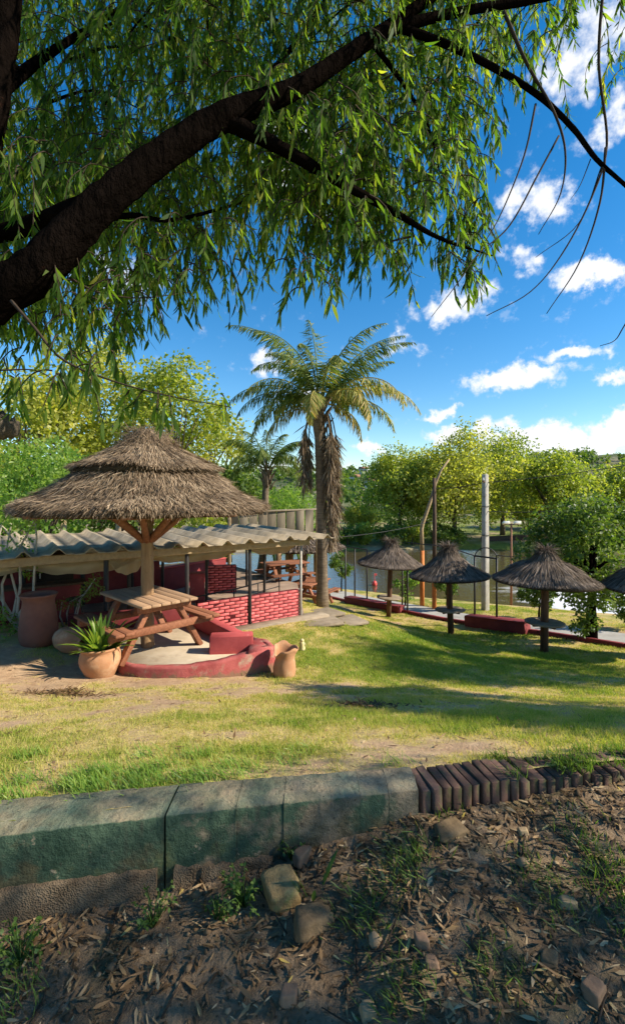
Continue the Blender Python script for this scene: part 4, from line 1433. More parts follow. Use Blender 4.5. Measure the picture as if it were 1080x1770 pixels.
    wb(MB().beam(EP(-2.3, 1.85, PZ + .865), EP(1.4, 1.85, PZ + .865), .46, .045, bev=.01), 'top', M['wood_dark'], bt)
    # stools in the shade
    for i, (s, b) in enumerate(((-.9, 1.25), (-.2, 1.3), (.5, 1.2), (1.15, 1.35))):
        p = EP(s, b, PZ)
        sr = empty('bar_stool', p, ['dark bar stool', 'second dark bar stool', 'third dark bar stool', 'dark bar stool'][i] + [' at the left end of the shaded bar', ' from the left along the shaded bar', ' from the left along the shaded bar', ' at the right end of the shaded bar'][i], 'stool', 'bar stools in the shade')
        MB().lathe([(0, .60), (.15, .60), (.16, .62), (.15, .645), (0, .65)], 14).build('seat', M['wood_dark'], sr, True)
        for a in range(4):
            t = a * PI / 2 + .4
            MB().tube([(.18 * math.cos(t), .18 * math.sin(t), 0), (.09 * math.cos(t), .09 * math.sin(t), .61)], .014, 6).build('leg', M['dark_metal'], sr, True)
    # posts that rise above the roof
    for i, px in enumerate((110, 205)):
        p = PX(px, 905, 11.4 if i == 0 else 12.0)
        tag(MB().tube([(p.x, p.y, -1.1), (p.x, p.y, 1.15)], [.085, .075], 10, noise=.04).build('wooden_post', M['wood_tan'], smooth=True),
            ['stub of a wooden post rising behind the roof, left one of two', 'stub of a wooden post rising behind the roof, nearer the pavilion post'][i], 'post', 'posts behind the patio roof')
    # plank screen behind the roof
    pr = empty('plank_screen', PX(480, 920, 13.2), 'weathered grey plank screen standing behind the patio roof', 'screen')
    for i in range(9):
        px = 405 + i * 16.2
        a = PX(px, 884, 13.4 + i * .07)
        o = MB().box((0, 0, 0), (.255, .028, .80), Matrix.Rotation(R(14), 3, 'Z'), .005, .003).build('plank', M['wood_grey'], pr)
        o.location = Vector((a.x, a.y, 1.20 + rng.uniform(-.02, .02) - .02 * (8 - i) * .4 - .40)) - pr.location
    a = PX(396, 886, 13.3); b = PX(548, 879, 14.1)
    wb(MB().beam((a.x, a.y - .05, 1.15), (b.x, b.y - .05, 1.21), .04, .05), 'top_rail', M['wood_grey'], pr)
    wb(MB().beam((a.x, a.y + .04, -1.2), (a.x, a.y + .04, 1.16), .07, .09), 'end_post', M['wood_tan'], pr)
    wb(MB().beam((a.x, a.y + .04, .52), (b.x, b.y + .04, .58), .04, .07), 'bottom_rail', M['wood_grey'], pr)
    wb(MB().beam((b.x, b.y - .02, -1.2), (b.x, b.y - .02, 1.26), .07, .09), 'end_post', M['wood_tan'], pr)


build_patio()

# thatched shelter farther back with two tables
def build_far_shelter():
    c = PX(520, 960, 16.0); gz = -1.15
    root = empty('far_thatched_shelter', (c.x, c.y, gz), 'grey thatched shelter on log posts beyond the patio, left of the palm', 'shelter')
    z0 = CAM_Z - 104 / F * 15.0
    for px, d in ((482, 15.2), (503, 17.0), (526, 15.6), (546, 17.2), (497, 18.0)):
        p = PX(px, 960, d)
        wb(MB().tube([(p.x, p.y, gz - .2), (p.x, p.y, z0 + .2)], .09, 9, noise=.04), 'post', M['wood_post'], root, True)
    m = MB(); m.lathe([(.02, z0 + .55), (1.5, z0 + .05), (1.46, z0), (.02, z0 + .3)], 24, (c.x, c.y + .6, 0))
    wb(m, 'thatch_lining', M['straw_core'], root, True)
    m = MB(); thatch(m, (c.x, c.y + .6, 0), [(.05, z0 + .62), (.8, z0 + .32), (1.55, z0 + .05)], 8, 260, .4, .03, .1, .05)
    tag(wb(m, 'thatch', M['straw_grey'], root, attr=True), kind='stuff')


build_far_shelter()
p = PX(492, 1030, 14.6); picnic_table((p.x, p.y, PZ - .25), R(30), 'wooden picnic table under the far thatched shelter', sc=.95, top='wood_red')
p = PX(535, 1030, 14.4); picnic_table((p.x, p.y, h1(p.x, p.y)), R(62), 'picnic table just left of the palm trunk', sc=.95, top='wood_red')


# ------------------------------------------------------------------ palms
def frond(start, az, el, length, droop, nleaf=60, lw=.024, ll=.42, rlo=0, rhi=.8, mat='palm_leaf', stiff=.6, hang=.85, name='frond', root=None):
    k = 26
    p = np.array(start, float); pts = [p.copy()]; tans = []
    e = el
    for i in range(k):
        d = np.array([math.cos(az) * math.cos(e), math.sin(az) * math.cos(e), math.sin(e)])
        tans.append(d); p = p + d * length / k; pts.append(p.copy())
        e -= droop / k * (0.5 + 1.1 * i / k)
    tans.append(tans[-1])
    pts = np.array(pts); tans = np.array(tans)
    m = MB(); m.tube(pts, np.linspace(.026, .005, k + 1), 5)
    m.A[-1][:] = .75 * rhi
    t = np.repeat(np.linspace(.16, .99, nleaf), 2); s = np.tile([1, -1], nleaf)
    n = len(t)
    t = np.clip(t + rng.uniform(-.006, .006, n), 0, 1)
    f = t * k; i = np.minimum(f.astype(int), k - 1); fr = (f - i)[:, None]
    P = pts[i] * (1 - fr) + pts[i + 1] * fr
    T = tans[i]
    side = unit(np.cross(T, np.array([0, 0, 1.0]))) * s[:, None]
    upv = np.cross(side * s[:, None], T)
    lift = rng.uniform(-.5, .4, n)[:, None]
    D = side * 1.0 + T * (.55 + .7 * t[:, None]) + upv * lift - np.array([0, 0, hang]) + rng.normal(0, .24, (n, 3))
    L = ll * np.clip(np.sin(PI * (t * .80 + .16)), .25, 1) * rng.uniform(.8, 1.15, n)
    V, Tt, Q = leaf6(P, D, upv + rng.normal(0, .3, (n, 3)), L, lw, .28)
    a = np.clip(rng.uniform(rlo, rhi, n) + .15 * (t - .5), 0, 1)
    m.add(V, Tt, Q, np.repeat(a, 6))
    return wb(m, name, M[mat], root, attr=True)


def palm(name, base, top, tr, label, scale=1.0, fr=None, skirt=0):
    root = empty(name, base, label, 'palm')
    n = 26
    pts = []; rad = []
    for i in range(n):
        t = i / (n - 1)
        p = Vector(base).lerp(Vector(top), t) + Vector((.02 * math.sin(t * 5), 0, 0))
        pts.append(p); rad.append(tr * (1.12 - .25 * t + .05 * (i % 2)) * (1.35 if t > .86 else 1) * (1.25 - .25 * min(1, t * 8)))
    pts[0].z -= .2
    trunk = wb(MB().tube(pts, rad, 14, noise=.05), 'trunk', M['palm_trunk'], root, True)
    T = Vector(top)
    # old leaf bases
    for k in range(16):
        a = k * 2.4; z = T.z - .75 + k * .045
        d = Vector((math.cos(a), math.sin(a), 0))
        s = Vector((T.x, T.y, z)) + d * tr * .9
        wsub(MB().tube([s, s + d * .10 * scale + Vector((0, 0, .22 * scale)), s + d * .26 * scale + Vector((0, 0, .42 * scale))], [.05 * scale, .035 * scale, .012], 6), 'leaf_base', M['palm_trunk'], trunk, True)
    for (az, el, ln, dr, lo, hi) in fr:
        s = T + Vector((math.cos(R(az)) * .08, math.sin(R(az)) * .08, .05)) * scale
        az += rng.uniform(-9, 9); el += rng.uniform(-4, 4); ln *= rng.uniform(.92, 1.08); dr *= rng.uniform(.95, 1.3)
        frond(s, R(az), R(el), ln * scale, dr, int(84), .030 * scale, .47 * scale, lo, hi, root=root)
    return root, T


pb = ground_px(557, 1050, 11.8); pb.y = 12.0; pb.x = PX(557, 1050, 12).x; pb.z = h1(pb.x, pb.y)
ptop = PX(552, 700, 12.0)
fr = [(100, 84, 3.0, .8, 0, .6), (190, 72, 3.0, 1.1, 0, .6), (10, 66, 3.1, 1.0, 0, .6), (330, 78, 2.8, 1.2, 0, .7), (170, 80, 2.9, 1.3, 0, .6), (350, 60, 3.0, 1.2, 0, .6), (250, 62, 2.4, 1.6, 0, .7), (60, 70, 2.5, 1.3, 0, .6),
      (150, 68, 2.5, 1.5, 0, .6), (290, 66, 2.3, 1.7, .1, .8), (225, 66, 2.3, 1.4, 0, .7),
      (178, 34, 2.6, 1.4, 0, .6), (195, 20, 2.5, 1.5, 0, .6), (168, 10, 2.4, 1.5, .1, .8), (150, 30, 2.5, 1.7, 0, .7), (215, 36, 2.3, 2.0, .1, .8),
      (5, 40, 2.8, 1.5, .3, 1), (350, 30, 2.9, 1.5, .4, 1), (335, 40, 2.6, 1.9, .3, 1), (20, 22, 2.6, 1.4, .2, .9), (310, 28, 2.3, 2.1, .3, 1), (40, 34, 2.5, 1.7, .2, .8),
      (260, 26, 2.0, 2.3, .3, 1), (90, 40, 2.4, 1.6, 0, .6), (120, 35, 2.4, 1.6, 0, .6), (70, 45, 2.3, 1.6, 0, .6), (185, -8, 2.0, 1.3, .4, 1), (0, -5, 1.7, 1.4, .5, 1), (20, 50, 2.4, .8, 0, .6)]
proot, T = palm('palm_tree', pb, ptop, .125, 'tall feather palm with a skirt of dead fronds rising beyond the patio', 1.0, fr)
# dead fronds hanging down the trunk
for k in range(15):
    a = R([-20, 5, 30, -45, 15, -10, 60, -35, 200, 190, 175, -50, 0, -40, 25][k])
    s = T + Vector((math.cos(a) * .22, math.sin(a) * .22, -.25 - .07 * (k % 5)))
    ln = [2.6, 3.1, 2.3, 2.0, 3.2, 2.8, 2.0, 2.4, 1.7, 1.5, 1.3, 1.8, 3.3, 1.9, 2.9][k]
    # the stalk goes out a little, then straight down
    n = 20
    pts = []
    for i in range(n + 1):
        t = i / n
        out = (.10 + .09 * (k % 3)) * math.sin(min(1, t * 2.4) * PI / 2) - .05 * t
        if k >= 8 and k < 12: out *= .9
        pts.append((s.x + math.cos(a) * out, s.y + math.sin(a) * out, s.z + .10 * math.sin(min(1, t * 5) * PI) - ln * max(0, t - .04)))
    pts = np.array(pts)
    m = MB(); m.tube(pts, np.linspace(.02, .006, n + 1), 5); m.A[-1][:] = .4
    nl = 190
    tt = rng.uniform(.22, 1, nl); f = tt * n; i = np.minimum(f.astype(int), n - 1); fr_ = (f - i)[:, None]
    P = pts[i] * (1 - fr_) + pts[i + 1] * fr_
    D = rng.normal(0, .30, (nl, 3)) + np.array([0, 0, -1.0])
    V, Tt, Q = leaf6(P, D, rand_dir(nl), rng.uniform(.25, .55, nl), .028, .05)
    m.add(V, Tt, Q, np.repeat(rng.uniform(0, 1, nl), 6))
    wb(m, 'dead_frond', M['dead_frond'], proot, attr=True)

# smaller palm behind the plank screen
b2 = PX(452, 1000, 17.5); b2.z = -1.3
t2 = PX(462, 812, 17.5)
fr2 = [(95, 80, 2.3, .9, 0, .5), (10, 66, 2.4, 1.6, 0, .5), (180, 66, 2.3, 1.8, 0, .5), (270, 62, 2.2, 2.0, 0, .5), (45, 45, 2.3, 1.9, 0, .6), (140, 45, 2.3, 1.9, 0, .6), (225, 42, 2.2, 2.2, 0, .6),
       (315, 45, 2.2, 2.1, 0, .6), (0, 20, 2.0, 1.8, .1, .6), (180, 22, 2.0, 1.8, .1, .6), (340, 70, 2.2, 1.6, 0, .5), (200, 72, 2.2, 1.6, 0, .5), (250, 72, 2.3, 1.5, 0, .5), (300, 74, 2.3, 1.3, 0, .5)]
palm('young_palm', b2, t2, .13, 'smaller palm with drooping fronds behind the plank screen', .95, fr2)


# ------------------------------------------------------------------ thatched parasols with round tables on the lawn
def parasol(px, py, d, dia, topz, label, seed, tuft=1.0, slope=.62, ez_h=1.60, tab=.69):
    p = PX(px, py, d)
    gz = h1(p.x, p.y)
    zb = CAM_Z - (py - HY) / F * d
    root = empty('thatched_parasol', (p.x, p.y, zb), label, 'parasol', 'thatched parasols on the lawn')
    root.rotation_euler = [(0, 0, 0), (.025, .03, .7), (-.02, .035, 1.9), (.015, -.02, 3.1), (.02, .02, 4.4)][seed]
    def w(m, name, mat, smooth=False, attr=False): return m.build(name, mat, root, smooth, attr)
    Rr = dia / 2
    w(MB().tube([(0, 0, min(-.2, gz - zb - .2)), (.006, 0, .8), (0, 0, topz - .12)], [.088, .082, .075], 12, noise=.03), 'post', M['umb_post'], True)
    w(MB().lathe([(.085, tab - .05), (.40, tab - .045), (.415, tab - .03), (.415, tab - .008), (.40, tab), (.085, tab)], 26), 'table_top', M['slab'], False)
    for a in (0, PI / 2):
        w(MB().box((0, 0, tab - .075), (.62, .05, .05), Matrix.Rotation(a + .3, 3, 'Z'), .004), 'table_bearer', M['umb_post'])
    prof = [(.09, topz - .10), (.28, topz - .34), (.55, ez_h + .34), (.82, ez_h + .16), (Rr, ez_h)]
    w(MB().lathe([(.02, topz - .13)] + [(r, z - .03) for r, z in prof[1:]] + [(Rr - .02, ez_h - .06), (.6, ez_h + .15), (.05, topz - .4)], 28), 'thatch_lining', M['straw_core'], True)
    for k in range(6):
        a = k * PI / 3 + .2
        w(MB().tube([(.06 * math.cos(a), .06 * math.sin(a), topz - .42), ((Rr - .08) * math.cos(a), (Rr - .08) * math.sin(a), ez_h - .035)], .018, 5), 'rib', M['umb_post'], True)
    m = MB(); thatch(m, (0, 0, 0), prof, 8, 800, .40, .013, .03, .016, 0, (0, .9), over=.05)
    # straight cut fringe
    thatch(m, (0, 0, 0), [(Rr - .16, ez_h + .055), (Rr - .05, ez_h + .012)], 2, 520, .12, .014, .05, .02, 0, (.15, .85), over=.05)
    tag(w(m, 'thatch', M['straw_grey'], False, True), kind='stuff')
    m = MB()
    n = int(420 * tuft)
    th = rng.uniform(0, 2 * PI, n)
    P = np.stack([.06 * np.cos(th), .06 * np.sin(th), topz - .17 + rng.uniform(-.05, .05, n)], 1)
    D = np.stack([np.cos(th) * rng.uniform(.2, 1, n), np.sin(th) * rng.uniform(.2, 1, n), rng.uniform(.2, 1.3, n)], 1)
    V, T_, Q = leaf6(P, D, rand_dir(n) * .3 + np.array([0, 0, 1]), rng.uniform(.14, .32, n) * tuft ** .3, .011, .75)
    m.add(V, T_, Q, np.repeat(rng.uniform(.0, .8, n), 6))
    thatch(m, (0, 0, 0), [(.07, topz - .06), (.2, topz - .22), (.30, topz - .38)], 3, 130, .26, .016, .2, .03, 0, (0, .6))
    m.lathe([(.095, topz - .26), (.105, topz - .24), (.095, topz - .22)], 12)
    tag(w(m, 'topknot', M['straw_grey'], False, True), kind='stuff')
    return root


parasol(671, 1067, 15.5, 2.18, 2.66, 'farthest grey thatched parasol with a round table, nearest the palm', 1, 1.2, ez_h=1.80)
parasol(779, 1095, 13.0, 2.20, 2.54, 'middle grey thatched parasol with a round table and ragged tuft', 2, 1.3, ez_h=1.63)
parasol(940, 1128, 10.3, 2.22, 2.42, 'nearest fully visible thatched parasol, darkest and largest, on the right', 3, .8, ez_h=1.61)
parasol(1141, 1140, 9.8, 2.1, 2.35, 'thatched parasol cut off by the right edge of the picture', 4, 1.0, ez_h=1.55)


# ------------------------------------------------------------------ red blocks with pipe frames, poles, lamp, wires along the path
def kz(l):
    p = kerb(l, -.3)
    return float(H(np.array([p[0]]), np.array([p[1]]), False)[0])


def red_block(l0, l1, hgt, label):
    a = kerb(l0, -.14); b = kerb(l1, -.14)
    A = Vector((a[0], a[1], kz(l0))); B = Vector((b[0], b[1], kz(l1)))
    r = empty('red_seat_wall', ((A.x + B.x) / 2, (A.y + B.y) / 2, min(A.z, B.z) - .1), label, 'seat wall', 'red seat walls along the path')
    up = Vector((0, 0, 1))
    wb(MB().beam(A + up * (hgt / 2 - .13), B + up * (hgt / 2 - .13), .32, hgt + .16, bev=.01), 'body', M['red_dark'], r)
    wb(MB().beam(A + up * (hgt - .025), B + up * (hgt - .025), .38, .05, bev=.01), 'cap', M['red_dark'], r)


red_block(6.7, 9.5, .25, 'dark red seat wall beside the farthest parasol')
red_block(2.25, 4.1, .32, 'dark red seat wall between the two nearer parasols')


def pipe_frame(pts, ztop, label, hook=False, bar=True):
    r = empty('pipe_trellis', (pts[0][0], pts[0][1], -2.4), label, 'frame', 'pipe frames along the path')
    for x, y in pts:
        wb(MB().tube([(x, y, h1(x, y) - .2), (x, y, ztop)], .03, 7), 'upright', M['dark_metal'], r, True)
    if bar:
        P = [(x, y, ztop) for x, y in pts]
        wb(MB().tube(P, .026, 7), 'crossbar', M['dark_metal'], r, True)
    if hook:
        x, y = pts[-1]
        a = [(x - .28 * (1 - math.cos(t)), y + .1 * (1 - math.cos(t)), ztop + .30 * math.sin(t)) for t in np.linspace(0, PI, 10)]
        wb(MB().tube(a, .016, 6), 'hook', M['dark_metal'], r, True)


def xy(px, d):
    return ((px - 540) / F * d, d)


pipe_frame([xy(597, 18.6), xy(613, 18.2), xy(634, 17.6)], CAM_Z - 93 / F * 18, 'thin dark pipe frame over the seat wall by the farthest parasol')
pipe_frame([xy(820, 13.9), xy(858, 13.3)], CAM_Z - 108 / F * 13.6, 'thin dark pipe frame with a curved hook left of the nearest parasol', True)
pipe_frame([xy(704, 15.9), xy(695, 16.2)], CAM_Z - 108 / F * 16, 'thick dark double upright behind the farthest parasol')
o = MB().tube([(xy(704, 15.9)[0], 15.9, .0), (xy(770, 14.9)[0], 14.9, -.02), (xy(820, 13.9)[0], 13.9, -.185)], .018, 6)
tag(o.build('pipe_rail', M['dark_metal'], smooth=True), 'thin horizontal pipe linking the frames between the parasols', 'rail')


def pole_base(px, py, d):
    p = PX(px, py, d); p.z = h1(p.x, p.y)
    return p


# concrete utility pole
b = pole_base(838, 1062, 16.0)
r = empty('utility_pole', b, 'square grey concrete utility pole beyond the path', 'utility pole')
zt = PX(838, 820, 16).z
m = MB(); m.box((0, 0, (zt - b.z) / 2 - .2), (.22, .20, zt - b.z + .4), Matrix.Rotation(.5, 3, 'Z'), .02, .004, taper=.8); m.build('shaft', M['concrete_pole'], r)
arm = MB().box((0, 0, zt - b.z - .25), (.5, .05, .06), Matrix.Rotation(.9, 3, 'Z'), .006).build('cross_arm', M['wood_dark'], r)
for s in (-1, 1):
    MB().lathe([(0, 0), (.03, 0), (.035, .04), (.02, .06), (.03, .09), (0, .1)], 8, (s * .2 * math.cos(.9), s * .2 * math.sin(.9), zt - b.z - .22)).build('insulator', M['white_paint'], arm, True)
for z in (1.3, 2.6, 3.6):
    MB().tube([(.13 * math.cos(t), .13 * math.sin(t), z) for t in np.linspace(0, 2 * PI, 13)], .012, 5).build('band', M['dark_metal'], r, True)
# dark wooden pole, orange at the foot
b = pole_base(750, 1055, 16.6)
r = empty('wooden_pole', b, 'straight dark wooden pole with an orange painted foot', 'pole')
zt = PX(750, 826, 16.6).z - b.z
MB().tube([(0, 0, 1.55), (.01, 0, 3), (0, 0, zt)], [.074, .07, .06], 9, noise=.03).build('shaft', M['wood_dark'], r, True)
MB().tube([(0, 0, -.2), (0, 0, 1.56)], [.082, .077], 9).build('painted_foot', M['orange_paint'], r, True)
# crooked pole
b = pole_base(729, 1050, 17.2)
r = empty('crooked_pole', b, 'crooked pale trunk pole bending right above an orange painted foot', 'pole')
q = [PX(x, y, 17.2) for x, y in ((728, 915), (730, 905), (743, 868), (752, 836), (762, 812), (776, 794))]
wb(MB().tube([b + Vector((0, 0, 2.0))] + q, [.078, .074, .072, .062, .054, .044, .03], 9, noise=.04), 'shaft', M['wood_tan'], r, True)
wb(MB().tube([b - Vector((0, 0, .2)), b + Vector((0, 0, 2.02))], [.086, .082], 9), 'painted_foot', M['orange_paint'], r, True)
# lamp with two heads on the far side of the grass strip
b = pole_base(883, 1048, 21.5)
r = empty('street_lamp', b, 'thin twin headed street lamp near the river', 'street lamp')
zt = PX(883, 905, 21.5).z - b.z
MB().tube([(0, 0, -.2), (0, 0, zt)], [.06, .045], 8).build('mast', M['wood_pole_red'], r, True)
MB().box((0, 0, zt - .05), (.7, .04, .05), None, .005).build('arm', M['dark_metal'], r)
for s in (-1, 1):
    MB().box((s * .26, -.05, zt + .04), (.30, .2, .13), Matrix.Rotation(-.3, 3, 'X'), .02).build('lamp_head', M['white_paint'], r)


def wire(a, b, sag, label, rad=.012):
    a = Vector(a); b = Vector(b)
    pts = []
    for t in np.linspace(0, 1, 30):
        p = a.lerp(b, t); p.z -= sag * 4 * t * (1 - t); pts.append(p)
    tag(MB().tube(pts, rad, 5).build('overhead_wire', M['dark_metal'], smooth=True), label, 'wire', 'overhead wires')


wire(PX(838, 834, 16), PX(1240, 775, 13), .12, 'upper overhead wire running right from the concrete pole')
wire(PX(838, 834, 16), PX(750, 845, 16.6), .05, 'short overhead wire between the concrete and dark poles')
wire(PX(838, 884, 16), PX(1240, 850, 12), .2, 'middle overhead wire running right behind the leafy tree')
wire(PX(858, 960, 13.3), PX(1240, 968, 11), .1, 'low wire running right at parasol height')
wire(PX(750, 900, 16.6), PX(560, 930, 13), .1, 'faint wire from the dark pole to the palm', .008)
# buoy on the water
p = PX(647, 1010, 1); d = (CAM_Z + 4.0) * F / (1012 - HY)
p = PX(647, 1012, d)
r = empty('buoy', (p.x, p.y, -4.0), 'small red buoy floating on the blue water', 'buoy')
r.scale = (.6, .6, .8)
MB().lathe([(0, -.1), (.2, -.05), (.28, .12), (.2, .3), (.1, .36), (0, .36)], 14).build('float', M['buoy_red'], r, True)
MB().tube([(0, 0, .3), (0, 0, .95)], .03, 6).build('staff', M['buoy_red'], r, True)
MB().box((.12, 0, .85), (.22, .02, .16), None, .004).build('flag', M['buoy_red'], r)


# ------------------------------------------------------------------ trees
def tree(name, base, top, hw, label, mat='far_leaf', n=7000, leaf=.30, bark='bark_grey', group=None, crown_lo=.22, clumps=46, tr=.16, cat='tree', asp=.7, shape=1.0, dep=None, fill=.35, limbs=9):
    """top: z of the crown top, hw: half width of the crown in metres"""
    base = Vector(base)
    root = empty(name, base, label, cat, group)
    hgt = top - base.z
    zc0 = base.z + hgt * crown_lo
    ch = (top - zc0) / 2; zc = zc0 + ch
    dep = dep or hw
    d = rand_dir(clumps)
    d[:, 2] = np.where(rng.uniform(size=clumps) < .3, np.abs(d[:, 2]), d[:, 2])
    rr = rng.uniform(fill, 1, clumps) ** .6
    cr = np.array([hw * .27, dep * .27, ch * .27]).mean() * np.clip(np.exp(rng.normal(-.1, .38, clumps)), .4, 1.7)
    C = np.array([base.x, base.y, zc]) + d * rr[:, None] * np.array([hw * .86, dep * .86, ch * .86])
    # narrower towards the top
    k = np.clip((C[:, 2] - zc) / ch, -1, 1)
    w = np.where(k > 0, 1 - .42 * shape * k ** 1.3, 1 - .18 * k * k)
    C[:, 0] = base.x + (C[:, 0] - base.x) * w; C[:, 1] = base.y + (C[:, 1] - base.y) * w
    fork = Vector((base.x, base.y, base.z + hgt * max(.18, crown_lo * .9)))
    m = MB()
    m.tube([base - Vector((0, 0, .3)), base.lerp(fork, .5) + Vector((rng.uniform(-.1, .1) * tr, 0, 0)), fork, Vector((base.x + hw * .06, base.y, zc))], [tr * 1.25, tr, tr * .85, tr * .35], 9, noise=.06)
    trunk = wb(m, 'trunk', M[bark], root, True)
    m = MB()
    order = np.argsort(-cr)[:limbs]
    for i in order:
        e = Vector(C[i]); s = fork.lerp(Vector((base.x, base.y, zc)), rng.uniform(0, .8))
        mid = s.lerp(e, .5) + Vector((rng.uniform(-.1, .1), rng.uniform(-.1, .1), .12)) * hw * .6
        m.tube([s, mid, e], [tr * .4, tr * .26, tr * .08], 6)
    wsub(m, 'limbs', M[bark], trunk, True)
    m = MB()
    # leaves grouped into sprays inside each clump so that the crown breaks up
    sub = []
    for c, r_ in zip(C, cr):
        kk = 9
        sub.append(c + rand_dir(kk) * (r_ * rng.uniform(.35, 1.05, kk))[:, None] * np.array([1, 1, .8]))
    sub = np.concatenate(sub)
    leafy(m, sub, np.repeat(cr, 9) * .42, n, leaf, leaf * asp)
    wb(m, 'crown', M[mat], root, attr=True)
    return root


def far_xy(px, d):
    return (px - 540) / F * d


FT = [(690, 772, 52, 4.6, 'far_leaf', 'broad yellow green tree on the far bank, leftmost of the big ones', 9000),
      (785, 750, 50, 5.6, 'yellow_leaf', 'tallest sunlit yellow green tree on the far bank behind the poles', 11000),
      (868, 752, 57, 5.4, 'far_leaf', 'tall light green tree on the far bank right of the concrete pole', 10000),
      (735, 790, 60, 5.0, 'far_leaf', 'green tree set back between the two broad far bank trees', 7000),
      (962, 780, 49, 4.6, 'far_leaf', 'rounded bright green tree on the far bank above the nearest parasol', 9000),
      (1035, 815, 62, 5.0, 'gold_leaf', 'orange and yellow autumn tree on the far bank', 8000),
      (915, 850, 66, 4.4, 'gold_leaf', 'lower ochre tree filling the gap on the far bank', 5000),
      (1100, 800, 54, 5.0, 'far_leaf', 'green far bank tree cut by the right edge', 7000),
      (618, 878, 62, 2.4, 'yellow_leaf', 'small pale yellow tree on the far bank next to the palm skirt', 3500),
      (645, 890, 75, 3.0, 'dark_leaf', 'small dark tree at the left end of the far bank', 3500)]
for px, py, d, hw, mt, lab, n in FT:
    x = far_xy(px, d); zb = float(far_h(np.array([x]), np.array([d]))[0])
    tree('far_bank_tree', (x, d, zb), CAM_Z + (HY - py + 8) / F * d, hw * 1.12, lab, mt, int(n * 1.6), .30, group='trees on the far bank', crown_lo=.05, clumps=90, tr=.28, fill=.15, limbs=18)

for px, d, hw, hg, mt, lab in ((600, 48.3, 1.8, 1.9, 'dark_leaf', 'dark shrub at the far waterline just right of the palm'), (636, 48.6, 2.0, 2.3, 'far_leaf', 'green shrub at the far waterline left of the farthest parasol'),
                               (672, 48.4, 2.2, 2.0, 'dark_leaf', 'dark shrub at the far waterline above the farthest parasol'), (712, 48.8, 2.0, 2.5, 'far_leaf', 'green shrub at the far waterline behind the crooked pole'),
                               (770, 49.0, 2.3, 2.1, 'dark_leaf', 'dark shrub at the far waterline above the middle parasol'), (990, 49.0, 2.4, 2.2, 'far_leaf', 'green shrub at the far waterline above the nearest parasol')):
    x = far_xy(px, d); zb = float(far_h(np.array([x]), np.array([d]))[0])
    tree('waterside_shrub', (x, d, zb), zb + hg, hw, lab, mt, 2600, .24, group='shrubs along the far waterline', crown_lo=.04, clumps=30, tr=.08, cat='shrub', shape=.4, limbs=8)

LT = [(40, 620, 20.0, 4.6, 'yellow_leaf', 'tall pale yellow green tree at the far left behind the willow twigs', 9000, .22),
      (175, 575, 23.5, 3.9, 'yellow_leaf', 'airy tall yellow green tree behind the pavilion roof', 9000, .22),
      (300, 596, 22.0, 2.9, 'far_leaf', 'tall tree with bare grey twigs showing, right of the pavilion apex', 6500, .20),
      (365, 690, 26.0, 2.6, 'yellow_leaf', 'lower yellow tree between the pavilion and the palms', 5000, .22),
      (70, 770, 12.5, 2.4, 'bamboo_leaf', 'bushy bright green tree behind the left eave of the pavilion', 7000, .13),
      (-70, 720, 14.0, 2.8, 'far_leaf', 'green tree cut by the left edge above the patio roof', 6000, .15),
      (235, 800, 17.0, 2.6, 'dark_leaf', 'dark green tree filling the space behind the straw roof', 5000, .17),
      (330, 868, 15.0, 1.6, 'far_leaf', 'leafy shrub showing under the right eave of the pavilion', 3500, .12),
      (395, 800, 21.0, 1.8, 'dark_leaf', 'dark bushy tree left of the smaller palm', 3500, .18)]
for px, py, d, hw, mt, lab, n, lf in LT:
    x = far_xy(px, d)
    tree('garden_tree', (x, d, -1.1), CAM_Z + (HY - py) / F * d, hw, lab, mt, n, lf, group='garden trees behind the patio', crown_lo=.18, clumps=48, tr=.14, fill=.5, limbs=16)

# bamboo-like thicket between the palms
for i, (px, d, hg) in enumerate(((478, 19.5, 3.0), (502, 20.5, 3.1), (522, 19.0, 2.7))):
    x = far_xy(px, d)
    r = empty('bamboo_clump', (x, d, -1.5), ['bright green bamboo clump against the small palm', 'bright green bamboo clump midway between the palms', 'bright green bamboo clump beside the palm skirt'][i], 'bamboo', 'bamboo clumps between the palms')
    m = MB()
    for k in range(12):
        a = rng.uniform(0, 2 * PI); q = rng.uniform(.1, .5)
        m.tube([(.1 * math.cos(a), .1 * math.sin(a), 0), (q * math.cos(a), q * math.sin(a), hg * .6), (q * 2 * math.cos(a), q * 2 * math.sin(a), hg)], [.025, .02, .008], 5)
    m.build('culms', M['bamboo_leaf'], r, True, True)
    m = MB(); n = 1500
    P = np.stack([rng.normal(0, .45, n), rng.normal(0, .45, n), rng.uniform(.8, hg + .4, n)], 1)
    V, T_, Q = leaf6(P, rng.normal(0, .5, (n, 3)) + np.array([0, 0, -.5]), rand_dir(n), .32, .03, .3)
    m.add(V, T_, Q, np.repeat(rng.uniform(0, 1, n), 6)); m.build('foliage', M['bamboo_leaf'], r, False, True)

# tree standing in the kerb on the right
p = PX(1021, 1105, 11.5); zb = h1(p.x, p.y)
r = tree('kerb_tree', (p.x, p.y, zb), CAM_Z + (HY - 838) / F * 11.5, 1.50, 'dense dark green leafy tree growing at the kerb on the right', 'dark_leaf', 9000, .11, 'bark_dark', crown_lo=.24, clumps=52, tr=.13, shape=.5, asp=.6)
m = MB()
leafy(m, [PX(x, y, 11.4 + rng.uniform(-.2, .2)) for x, y in ((1000, 1040), (1010, 1060), (1030, 1030), (1040, 1010), (990, 1020), (1020, 1075), (1002, 1085), (1044, 1040), (985, 1000), (1055, 1000))], .22, 1500, .09, .06)
wb(m, 'trunk_sprouts', M['dark_leaf'], r, attr=True)
